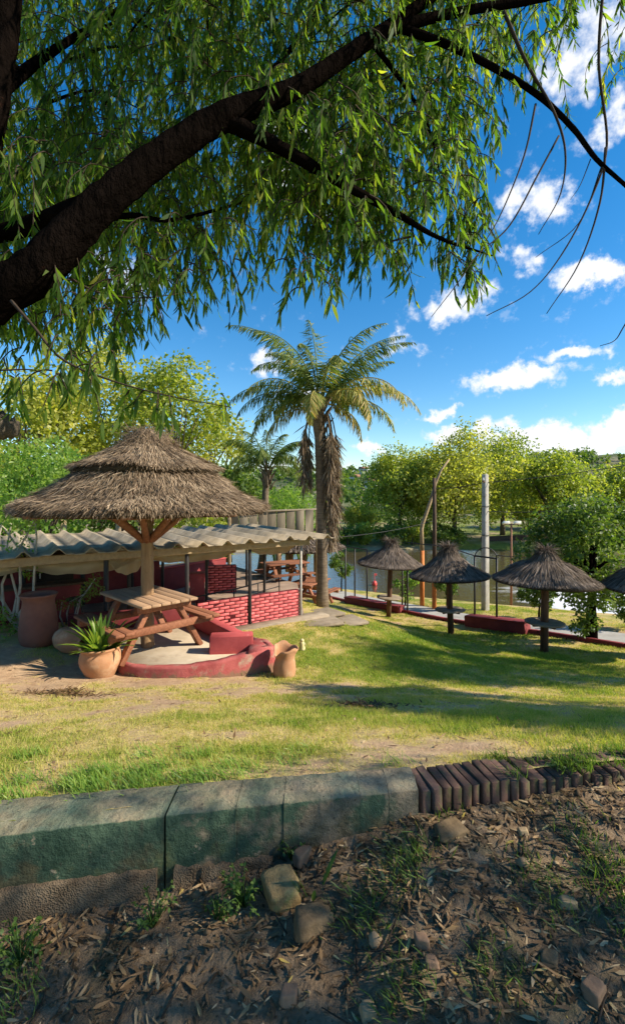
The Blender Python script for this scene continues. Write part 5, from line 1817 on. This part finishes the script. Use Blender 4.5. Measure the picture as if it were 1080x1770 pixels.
# path side bushes
BT = [(590, 950, 20.5, .55, 'dark_leaf', 'round green bush on thin stems in front of the blue water', 1800, .34),
      (772, 985, 16.3, .50, 'dark_leaf', 'clipped dark bush behind the middle parasol', 1500, .3),
      (931, 1000, 14.2, .72, 'dark_leaf', 'dark leafy bush behind the nearest parasol post', 2400, .18),
      (1082, 1000, 12.6, .62, 'dark_leaf', 'dark bush at the right edge below the cut off parasol', 2200, .12),
      (700, 975, 17.3, .45, 'bamboo_leaf', 'spiky green plant behind the farthest parasol', 900, .2)]
for px, py, d, hw, mt, lab, n, lo in BT:
    x = far_xy(px, d); zb = h1(x, d)
    tree('path_bush', (x, d, zb), CAM_Z + (HY - py) / F * d, hw, lab, mt, n, .085, 'bark_dark', 'bushes along the path', crown_lo=lo, clumps=20, tr=.035, cat='bush', shape=.3, limbs=6)

# cypresses on the ridge
for i, (px, py, d, hg) in enumerate(((1005, 800, 300, 9), (1036, 792, 305, 12), (1047, 796, 300, 10), (1060, 794, 310, 12), (985, 806, 290, 7), (1072, 800, 300, 9))):
    x = far_xy(px, d); zt = CAM_Z + (HY - py) / F * d
    zb = float(far_h(np.array([x]), np.array([float(d)]))[0])
    r = empty('cypress', (x, d, min(zb, zt - hg)), ['single dark cypress on the ridge', 'left cypress of the ridge row', 'second cypress of the ridge row', 'tallest cypress of the ridge row', 'short cypress at the left of the ridge', 'rightmost cypress on the ridge'][i], 'cypress', 'cypresses on the ridge')
    hh = zt - r.location.z
    MB().tube([(0, 0, 0), (0, 0, hh * .5)], .3, 6).build('trunk', M['bark_grey'], r)
    m = MB(); n = 700
    t = rng.uniform(0, 1, n); rad = 1.5 * np.sin(PI * np.clip(t * .85 + .15, 0, 1)) ** .7
    a = rng.uniform(0, 2 * PI, n); q = rng.uniform(.4, 1, n) * rad
    P = np.stack([np.cos(a) * q, np.sin(a) * q, hh * .12 + t * hh * .88], 1)
    V, T_ = leaf4(P, np.stack([np.cos(a) * .3, np.sin(a) * .3, np.ones(n)], 1), rand_dir(n), 1.1, .6)
    m.add(V, T_, None, np.repeat(rng.uniform(0, 1, n), 4)); m.build('crown', M['cypress_leaf'], r, False, True)

# woods over the valley side: one mass
n = 1500
x = rng.uniform(-200, 420, n); y = rng.uniform(75, 330, n)
keep = fbm(x, y, .02, 4, 61) > .47
x = x[keep]; y = y[keep]; z = far_h(x, y)
m = MB()
s = rng.uniform(1.6, 4.2, len(x))
cs = []; rs = []
for k in range(4):
    cs.append(np.stack([x + rng.normal(0, .5, len(x)) * s, y + rng.normal(0, .5, len(x)) * s, z + s * rng.uniform(.4, 1.3, len(x))], 1)); rs.append(s * .6)
leafy(m, np.concatenate(cs), np.concatenate(rs), 42000, 1.7, 1.3)
tag(m.build('hillside_wood', M['dark_leaf'], None, False, True), 'distant woods scattered over the hillside', 'wood', kind='stuff')
for i, (px, py, d) in enumerate(((612, 862, 210), (640, 872, 190), (628, 852, 260), (655, 856, 240))):
    x = far_xy(px, d); zb = float(far_h(np.array([x]), np.array([float(d)]))[0])
    r = empty('far_house', (x, d, zb), ['far pale house left of the palm skirt gap', 'nearest far house below the ridge', 'tiny house high on the distant slope', 'far house nearest the left far bank tree'][i], 'house', 'houses on the far slope')
    r.scale = (.6, .6, .6)
    MB().box((0, 0, 2.2), (8, 6, 6.4), None, .05).build('wall', M['cream'], r)
    m = MB(); m.add([(-4.4, -3.4, 5.4), (4.4, -3.4, 5.4), (4.4, 3.4, 5.4), (-4.4, 3.4, 5.4), (-4.4, 0, 7.4), (4.4, 0, 7.4)], [(0, 4, 3), (1, 2, 5)], [(0, 1, 5, 4), (2, 3, 4, 5), (0, 3, 2, 1)])
    m.build('roof', M['roof_far'], r)
    for k in (-2.2, 0, 2.2):
        MB().box((k, -3.02, 3.2), (1.1, .1, 1.3), None, .02).build('window', M['dark_inside'], r)
# low stone wall on the far bank
a = far_xy(835, 50); b_ = far_xy(1010, 54)
z = float(far_h(np.array([a]), np.array([50.]))[0])
tag(MB().beam((a, 50.6, z + .15), (b_, 54, z + .25), .4, .9, bev=.05).build('bank_wall', M['wood_dark']), 'long dark retaining wall on the far bank', 'wall')


# ------------------------------------------------------------------ the willow overhead
def spline(P, k=6):
    P = [Vector(p) for p in P]
    if len(P) < 3: return P
    Q = [P[0] * 2 - P[1]] + P + [P[-1] * 2 - P[-2]]
    out = []
    for i in range(1, len(Q) - 2):
        a, b, c, d = Q[i - 1:i + 3]
        for t in np.linspace(0, 1, k, endpoint=False):
            out.append(.5 * ((2 * b) + (-a + c) * t + (2 * a - 5 * b + 4 * c - d) * t * t + (-a + 3 * b - 3 * c + d) * t ** 3))
    out.append(P[-1])
    return out


def limb(m, pts, r0, r1, n=10, noise=.05, rr=None):
    """pts: (column, row, depth)"""
    P = spline([PX(*p) if not isinstance(p, Vector) else p for p in pts])
    k = len(P)
    rad = np.interp(np.linspace(0, 1, k), np.linspace(0, 1, len(rr)), rr) if rr is not None else np.linspace(r0, r1, k)
    m.tube(P, rad, n, noise=noise)
    return P


WB = Vector((-2.35, 1.45, -.2))
wroot = empty('willow_tree', WB, 'large willow with a thick dark limb arching overhead and hanging narrow leaves', 'tree')
m = MB()
limb(m, [WB, Vector((-2.25, 1.5, .6)), Vector((-2.0, 1.6, 1.35)), (-260, 640, 1.72), (-100, 590, 1.76)], .25, .16, 16, .06)
wb(m, 'trunk', M['bark_dark'], wroot, True)
m = MB()
limb(m, [(-140, 610, 1.75), (-40, 535, 1.78), (60, 470, 1.8), (120, 410, 1.82), (180, 350, 1.86), (280, 268, 1.95), (390, 200, 2.05), (500, 158, 2.15), (600, 96, 2.28), (720, 12, 2.45), (850, -90, 2.6), (980, -230, 2.8)],
     0, 0, 22, .085, [.094, .088, .080, .074, .068, .061, .055, .043, .037, .029, .021, .010])
wb(m, 'main_limb', M['bark_dark'], wroot, True)
SEC = [([(570, 118, 2.25), (640, 66, 2.32), (720, 38, 2.38), (820, 16, 2.45), (940, -4, 2.5), (1120, -50, 2.6)], .034, .014),
       ([(380, 205, 2.05), (440, 232, 2.08), (510, 270, 2.14), (600, 322, 2.2), (690, 372, 2.26), (760, 412, 2.32), (850, 442, 2.4)], .040, .004),
       ([(690, 48, 2.36), (760, 72, 2.4), (850, 115, 2.42), (930, 165, 2.45), (990, 222, 2.46), (1030, 275, 2.46), (1085, 325, 2.44), (1160, 400, 2.4)], .021, .008),
       ([(200, 335, 1.9), (130, 362, 2.0), (60, 388, 2.1), (-30, 408, 2.2), (-150, 400, 2.4)], .045, .036),
       ([(-60, 560, 1.9), (-40, 330, 2.15), (-12, 170, 2.2), (8, 60, 2.25), (22, -60, 2.3), (40, -260, 2.4)], .085, .045),
       ([(-10, 170, 2.4), (60, 110, 2.8), (120, 70, 3.1), (200, 20, 3.4), (300, -60, 3.8)], .035, .012),
       ([(150, 385, 1.95), (230, 372, 2.2), (300, 380, 2.4), (420, 350, 2.7), (560, 310, 3.0)], .016, .005),
       ([(300, 260, 2.0), (420, 180, 2.6), (520, 60, 3.2), (600, -60, 3.6)], .03, .01),
       ([(640, 70, 2.35), (700, 150, 2.5), (740, 220, 2.6), (760, 300, 2.7)], .014, .004)]
for pts, a, b in SEC:
    m = MB(); limb(m, pts, a, b, 9, .05)
    wb(m, 'branch', M['bark_dark'], wroot, True)
TW_ = [([(1042, -30, 2.44), (1034, 110, 2.44), (1048, 250, 2.46), (1020, 345, 2.44), (970, 440, 2.42), (915, 505, 2.4), (840, 546, 2.38)], .008, .002),
       ([(1046, 255, 2.46), (1036, 350, 2.45), (1000, 455, 2.44), (944, 542, 2.42)], .007, .002),
       ([(1040, 285, 2.46), (1000, 385, 2.45), (925, 445, 2.44)], .004, .0015),
       ([(965, 235, 2.46), (930, 300, 2.4), (880, 390, 2.35), (825, 440, 2.3), (790, 490, 2.25), (745, 548, 2.2)], .0055, .0015),
       ([(925, 180, 2.45), (905, 270, 2.4), (865, 370, 2.36), (830, 430, 2.34)], .006, .002),
       ([(870, 20, 2.44), (910, 110, 2.44), (955, 190, 2.44), (976, 260, 2.42), (968, 335, 2.4), (930, 405, 2.38)], .010, .002),
       ([(1120, 500, 2.3), (1080, 560, 2.3), (1062, 588, 2.3), (1036, 598, 2.3)], .004, .0015),
       ([(1020, 275, 2.46), (1002, 320, 2.46), (985, 345, 2.46)], .003, .001),
       ([(715, 408, 2.3), (670, 420, 2.3), (636, 448, 2.3)], .006, .002),
       ([(20, 520, 1.72), (60, 566, 1.68), (110, 622, 1.66), (200, 660, 1.66), (300, 686, 1.68), (400, 704, 1.7)], .006, .0015),
       ([(120, 480, 1.9), (170, 505, 1.95), (240, 515, 2.0), (330, 505, 2.1)], .005, .0015),
       ([(0, 640, 1.6), (60, 640, 1.62), (95, 660, 1.62), (105, 690, 1.62)], .003, .001)]
for pts, a, b in TW_:
    m = MB(); limb(m, pts, a, b, 6, .04)
    wb(m, 'bare_twig', M['twig'], wroot, True)
m = MB(); limb(m, [Vector((-2.1, 1.7, 1.2)), (-160, 715, 2.05), (-40, 728, 2.1), (12, 738, 2.15), (34, 742, 2.17)], 0, 0, 12, .16, [.12, .09, .075, .06, .035])
wb(m, 'broken_stub', M['bark_grey'], wroot, True)


def willow_strands(regs, root, seedcol=(0, 1)):
    """hanging twigs with narrow leaves; regions are wedges of space (columns, rows, distances)"""
    mt = MB(); ml = MB()
    LP, LD, LN, LL, LA = [], [], [], [], []
    for x0, x1, y0, y1, d0, d1, n, l0, l1 in regs:
        for i in range(n):
            d = rng.uniform(d0, d1)
            p = np.array(PX(rng.uniform(x0, x1), rng.uniform(y0, y1), d))
            ln = rng.uniform(l0, l1)
            az = rng.uniform(0, 2 * PI)
            dv = np.array([math.cos(az) * .9, math.sin(az) * .9, rng.uniform(-.3, .5)])
            k = 9; pts = [p.copy()]
            for j in range(k):
                dv = dv + np.array([rng.normal(0, .12), rng.normal(0, .12), -.34]); dv /= np.linalg.norm(dv)
                p = p + dv * ln / k; pts.append(p.copy())
            pts = np.array(pts)
            mt.tube(pts, np.linspace(.0036, .0014, k + 1), 3, cap=False)
            nl = max(8, int(ln / .019))
            t = np.sort(rng.uniform(.06, 1, nl)); f = t * k; ii = np.minimum(f.astype(int), k - 1); fr_ = (f - ii)[:, None]
            P = pts[ii] * (1 - fr_) + pts[ii + 1] * fr_
            T = unit(pts[ii + 1] - pts[ii])
            D = T * .45 + rand_dir(nl) * .62 + np.array([0, 0, -.95])
            LP.append(P); LD.append(D); LN.append(rand_dir(nl))
            LL.append(rng.uniform(.05, .105, nl)); 
            c = rng.uniform(0, .5) + (.22 if d > 3.2 else 0.)  # strands farther back get brighter leaves: backlight put into their colour
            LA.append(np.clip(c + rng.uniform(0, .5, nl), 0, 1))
    LP = np.concatenate(LP); LL = np.concatenate(LL)
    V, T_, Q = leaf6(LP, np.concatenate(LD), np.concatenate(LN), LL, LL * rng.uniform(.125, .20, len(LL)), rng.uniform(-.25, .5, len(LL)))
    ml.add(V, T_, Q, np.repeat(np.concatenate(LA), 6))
    tag(wb(mt, 'hanging_twigs', M['twig'], root), kind='stuff')
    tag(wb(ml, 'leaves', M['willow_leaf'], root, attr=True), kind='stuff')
    return len(LP)


REG = [(-160, 660, -600, 330, 4.2, 8.0, 800, .6, 1.3),
       (-120, 430, -420, 300, 2.5, 4.5, 900, .4, .9),
       (-120, 360, 220, 400, 2.2, 4.5, 430, .3, .7),
       (330, 720, -420, 160, 2.2, 4.6, 540, .4, .9),
       (420, 640, 120, 340, 2.1, 4.0, 380, .3, .65),
       (640, 870, -420, 110, 2.3, 4.5, 280, .4, .8),
       (860, 985, -300, 110, 2.4, 3.6, 60, .25, .5),
       (620, 810, 100, 330, 2.3, 3.4, 180, .25, .55),
       (820, 960, -420, -30, 2.4, 4.0, 110, .3, .7),
       (990, 1150, -420, 40, 2.5, 4.0, 40, .3, .7),
       (1020, 1140, 40, 120, 2.8, 3.8, 10, .2, .4),
       (640, 840, 330, 430, 2.25, 2.6, 50, .12, .32),
       (770, 835, 400, 470, 2.3, 2.5, 16, .1, .25),
       (500, 640, 320, 390, 2.0, 2.6, 34, .2, .42),
       (490, 565, 430, 520, 1.75, 2.0, 9, .1, .22),
       (230, 420, 370, 470, 1.8, 2.6, 60, .12, .26),
       (-20, 250, 430, 560, 1.8, 3.6, 230, .15, .34),
       (0, 220, 570, 655, 1.6, 2.2, 22, .08, .2),
       (200, 400, 670, 700, 1.64, 1.72, 6, .06, .14)]
nl = willow_strands(REG, wroot)
# finer boughs inside the crown
m = MB()
for i in range(70):
    a = (rng.uniform(-60, 900), rng.uniform(-350, 250), rng.uniform(2.4, 5.2))
    if a[0] + a[1] * 1.2 > 900: continue
    s = PX(*a); e = s + Vector((rng.uniform(-.8, .8), rng.uniform(-.5, .5), rng.uniform(-.3, .3)))
    m.tube(spline([s, s.lerp(e, .5) + Vector((0, 0, .12)), e], 4), np.linspace(.012, .003, 9), 5)
tag(wb(m, 'fine_boughs', M['bark_dark'], wroot, True), kind='stuff')


# ------------------------------------------------------------------ trees outside the right of the picture that throw the shade on the near ground
tree('shade_tree', (5.6, .36, 0), 5.6, 1.5, 'leafy tree just outside the right of the picture shading the bare earth', 'willow_leaf', 5600, .10, 'bark_dark', crown_lo=.24, clumps=40, tr=.16, asp=.35, dep=1.30, shape=.2, fill=.2)
tree('shade_tree', (7.0, 3.7, -.6), 4.9, 1.5, 'leafy tree outside the right of the picture shading the right of the lawn', 'willow_leaf', 24000, .10, 'bark_dark', crown_lo=.28, clumps=40, tr=.15, asp=.4, dep=1.6, shape=.2)
tree('shade_tree', (9.2, 6.9, -1.2), 4.8, 1.7, 'taller leafy tree outside the right of the picture behind the other shade trees', 'willow_leaf', 26000, .10, 'bark_dark', crown_lo=.22, clumps=46, tr=.15, asp=.4, dep=1.8, shape=.2)


# ------------------------------------------------------------------ grass, fallen leaves, pebbles, weeds
def inside_blocked(x, y):
    """patio, terrace and path carry no grass"""
    s = (x - KA[0]) * KN[0] + (y - KA[1]) * KN[1]
    on_path = (s > -.1) & (s < 1.35)
    e = (x - E0.x) * EB.x + (y - E0.y) * EB.y
    su = (x - E0.x) * EU.x + (y - E0.y) * EU.y
    patio = (e > -.36) & (su < 5.9)
    terr = (((x + 2.1) / 1.65) ** 2 + ((y - 7.2) / 1.30) ** 2 < 1)
    return on_path | patio | terr


def grass_blades(name, n, xr, yr, lo, hi, w, bias, label, thr=.30, wallrel=False):
    x = rng.uniform(*xr, n); y = rng.uniform(*yr, n)
    if wallrel: y = wall_y(x) + np.interp(x, [-1.2, .45], [.23, .17]) + y
    k = (np.abs(x) < .70 * y + .25) & ~inside_blocked(x, y)
    g = grass_mask(x, y)
    k &= (g + rng.uniform(-.18, .18, n)) > thr
    x = x[k]; y = y[k]; g = g[k]; n = len(x)
    z = H(x, y) - .004
    D = rng.normal(0, .45, (n, 3)); D[:, 2] = rng.uniform(.5, 1.2, n)
    L = rng.uniform(lo, hi, n) * np.clip(.5 + g, .5, 1.5)
    P = np.stack([x, y, z], 1); D = unit(D)
    S = unit(np.cross(D, rand_dir(n)))
    tip = P + D * L[:, None] + np.array([0, 0, -1]) * (L * .15)[:, None]
    V = np.stack([P + S * w / 2, P - S * w / 2, tip], 1).reshape(-1, 3)
    T = np.arange(n)[:, None] * 3 + [0, 1, 2]
    a = np.clip((g - .25) * 1.15 + .08 + rng.normal(0, .22, n), 0, 1)
    m = MB(); m.add(V, T, None, np.repeat(a, 3))
    tag(m.build(name, M['grass'], None, False, True), label, 'grass', kind='stuff')


grass_blades('lawn_grass', 130000, (-3.4, 3.6), (0, 2.8), .018, .058, .0048, 0, 'short patchy grass on the near lawn', wallrel=True)
grass_blades('lawn_grass', 170000, (-4.6, 6.5), (4.2, 10), .02, .06, .009, 0, 'short grass on the middle of the lawn')
grass_blades('lawn_grass', 70000, (-1, 9), (9, 17.5), .03, .06, .016, 0, 'short grass under the parasols')
# longer tufts along the wall and curb
def tufts(name, cs, n, L, w, label, mat='weed', fg=False, spread=.05):
    cs = np.asarray(cs, float)
    i = rng.integers(0, len(cs), n)
    x = cs[i, 0] + rng.normal(0, spread, n); y = cs[i, 1] + rng.normal(0, spread, n)
    z = (HF(x, y) if fg else H(x, y)) - .005
    D = rng.normal(0, .42, (n, 3)); D[:, 2] = 1
    V, T, Q = leaf6(np.stack([x, y, z], 1), D, rand_dir(n) * .4 + np.array([1, 0, 0]), L * rng.uniform(.4, 1.2, n), w, .35)
    m = MB(); m.add(V, T, Q, np.repeat(np.clip(rng.uniform(.2, 1, n), 0, 1), 6))
    tag(m.build(name, M[mat], None, False, True), label, 'grass', kind='stuff')


cs = []
for k in range(46):
    x = rng.normal(-.75, .55); cs.append((x, float(wall_y(x)) + .26 + abs(rng.normal(0, .22))))
tufts('grass_tufts', cs, 2300, .075, .0055, 'longer green grass tufts growing behind the wall', 'bamboo_leaf', spread=.045)
cs = [(x, float(wall_y(x)) + rng.uniform(.0, .28)) for x in rng.uniform(.9, 2.4, 40)]
tufts('grass_tufts', cs, 1800, .06, .005, 'small grass tufts among the edging bricks', 'weed', spread=.03)
cs = [tuple(on_fg(px, py))[:2] for px, py in ((700, 1490), (690, 1510), (720, 1470), (1060, 1500), (1040, 1530), (950, 1560), (620, 1570), (640, 1590), (860, 1690), (700, 1690), (680, 1720), (30, 1720), (1000, 1440), (1070, 1590), (930, 1500), (760, 1390))]
tufts('grass_tufts', cs, 1500, .07, .004, 'thin shaded grass tufts on the bare earth', 'weed', True, .055)
cs = [tuple(ground_px(px, 1168 - (px - 230) * .02))[:2] for px in np.linspace(235, 460, 22)]
tufts('grass_tufts', cs, 420, .09, .006, 'weeds growing along the foot of the terrace curb', 'weed', spread=.04)

# broad leaved weeds at the foot of the wall
def weed(px, py, n, L, sp, label, mat='weed'):
    g = on_fg(px, py)
    r = empty('weed_plant', g, label, 'plant', 'weeds at the foot of the wall')
    m = MB()
    k = max(4, n // 6)
    st = MB()
    for i in range(k):
        a = rng.uniform(0, 2 * PI); q = rng.uniform(.2, 1) * sp
        e = Vector((q * math.cos(a), q * math.sin(a), rng.uniform(.3, 1.1) * sp))
        st.tube([(0, 0, -.01), e * .5 + Vector((0, 0, .02)), e], [.003, .002, .0012], 4)
        nn = n // k
        P = np.array([tuple(e * t) for t in rng.uniform(.4, 1.05, nn)])
        V, T = leaf4(P, rand_dir(nn) + np.array([0, 0, .1]), rand_dir(nn) * .4 + np.array([0, 0, 1]), L * rng.uniform(.6, 1.2, nn), L * .6)
        m.add(V, T, None, np.repeat(rng.uniform(.2, 1, nn), 4))
    st.build('stems', M['weed'], r, True, True)
    m.build('leaves', M[mat], r, False, True)


weed(420, 1565, 150, .021, .12, 'leafy green weed against the wall left of the mossy stone')
weed(265, 1600, 90, .018, .10, 'low weed by the crack in the footing')
weed(35, 1668, 110, .024, .11, 'leafy weed in the lower left corner by the footing')
weed(375, 1590, 60, .018, .08, 'small weed in the leaves below the wall')
weed(505, 1488, 50, .02, .07, 'sprig growing out of the wall base behind the stones')
g = on_fg(540, 1545)
r = empty('strap_weed', g, 'small plant with arching grey green strap leaves beside the mossy stone', 'plant')
strap_plant(r, (0, 0, 0), 9, .17, .02, 'weed', 1.0, .2)

# fallen willow leaves, on the earth and a few on the lawn
def litter(name, n, gen, hf, lo, hi, label, rlo=0, rhi=1, tilt=.35):
    x, y = gen(n)
    n = len(x)
    z = hf(x, y) + rng.uniform(.001, .012, n)
    a = rng.uniform(0, 2 * PI, n)
    D = np.stack([np.cos(a), np.sin(a), rng.normal(0, tilt * .5, n)], 1)
    Nn = rng.normal(0, tilt, (n, 3)) + np.array([0, 0, 1.0])
    L = rng.uniform(lo, hi, n)
    V, T, Q = leaf6(np.stack([x, y, z], 1), D, Nn, L, L * rng.uniform(.13, .26, n), rng.uniform(-.25, .3, n))
    m = MB(); m.add(V, T, Q, np.repeat(rng.uniform(rlo, rhi, n), 6))
    tag(m.build(name, M['fallen'], None, False, True), label, 'leaves', kind='stuff')


def g_fg(n):
    x = rng.uniform(-1.6, 2.2, n); y = wall_y(x) - rng.uniform(.0, 1.0, n) ** 1.0 * 1.25
    k = fbm(x, y, 1.6, 3, 91) + rng.uniform(-.25, .25, n) > .40
    return x[k], y[k]


litter('fallen_leaves', 13000, g_fg, HF, .016, .062, 'dry narrow leaves strewn over the bare earth')


def g_lawn(n):
    x = rng.uniform(-4, 4.5, n); y = wall_y(x) + .25 + rng.uniform(0, 5, n)
    k = ~inside_blocked(x, y)
    return x[k], y[k]


litter('fallen_leaves', 1500, g_lawn, H, .03, .07, 'dry leaves sprinkled over the lawn', .2, 1, .2)


def g_pile(cx, cy, sx, sy):
    def f(n): return rng.normal(cx, sx, n), rng.normal(cy, sy, n)
    return f


p1 = ground_px(115, 1200, 5); p2 = ground_px(632, 1222, 4.2)
litter('leaf_pile', 420, g_pile(p1.x, p1.y, .22, .10), lambda x, y: H(x, y) + .03 * np.exp(-((x - p1.x) / .2) ** 2), .04, .09, 'small heap of dry leaves in front of the planter', 0, .7, .6)
litter('leaf_pile', 260, g_pile(p2.x, p2.y, .16, .05), lambda x, y: H(x, y) + .02, .03, .07, 'dark scatter of dry leaves in the middle of the lawn', 0, .4, .6)

# pebbles and clods
def pebbles(n):
    x = rng.uniform(-1.6, 2.2, n); y = wall_y(x) - rng.uniform(.02, 1.25, n)
    z = HF(x, y)
    ico = np.array([(0, 0, 1), (.9, 0, .3), (.28, .86, .3), (-.73, .53, .3), (-.73, -.53, .3), (.28, -.86, .3), (.6, .5, -.4), (-.6, .5, -.4), (0, -.8, -.4)])
    F_ = np.array([(0, 1, 2), (0, 2, 3), (0, 3, 4), (0, 4, 5), (0, 5, 1), (1, 6, 2), (2, 7, 3), (2, 6, 7), (3, 7, 4), (4, 8, 5), (4, 7, 8), (5, 8, 1), (1, 8, 6), (6, 8, 7)])
    s = np.exp(rng.normal(math.log(.0042), .55, n))
    Vv = ico[None] * (1 + rng.normal(0, .16, (n, 9, 1))) * s[:, None, None] * rng.uniform(.6, 1.4, (n, 1, 3))
    Vv = Vv + np.stack([x, y, z + s * .2], 1)[:, None]
    T = (np.arange(n)[:, None, None] * 9 + F_[None]).reshape(-1, 3)
    m = MB(); m.add(Vv.reshape(-1, 3), T, None, np.repeat(rng.uniform(0, 1, n) ** 1.6, 9))
    tag(m.build('pebbles', M['pebble'], None, False, True), 'pebbles and clods scattered over the bare earth', 'pebbles', kind='stuff')


pebbles(6500)
# fallen twigs
m = MB()
for i in range(90):
    x = rng.uniform(-1.4, 1.9); y = float(wall_y(x)) - rng.uniform(.05, 1.1); a = rng.uniform(0, PI); ln = rng.uniform(.06, .28)
    pts = []
    for t in (-.5, -.15, .2, .5):
        xx = x + math.cos(a) * ln * t; yy = min(y + math.sin(a) * ln * t, float(wall_y(xx)) - .03)
        pts.append((xx, yy, float(HF(np.array([xx]), np.array([yy]))[0]) + .006 + rng.uniform(0, .008)))
    m.tube(pts, [.0035, .003, .0025, .0015], 5)
tag(m.build('fallen_twigs', M['twig'], None, True), 'thin dry twigs scattered over the bare earth', 'twigs', kind='stuff')
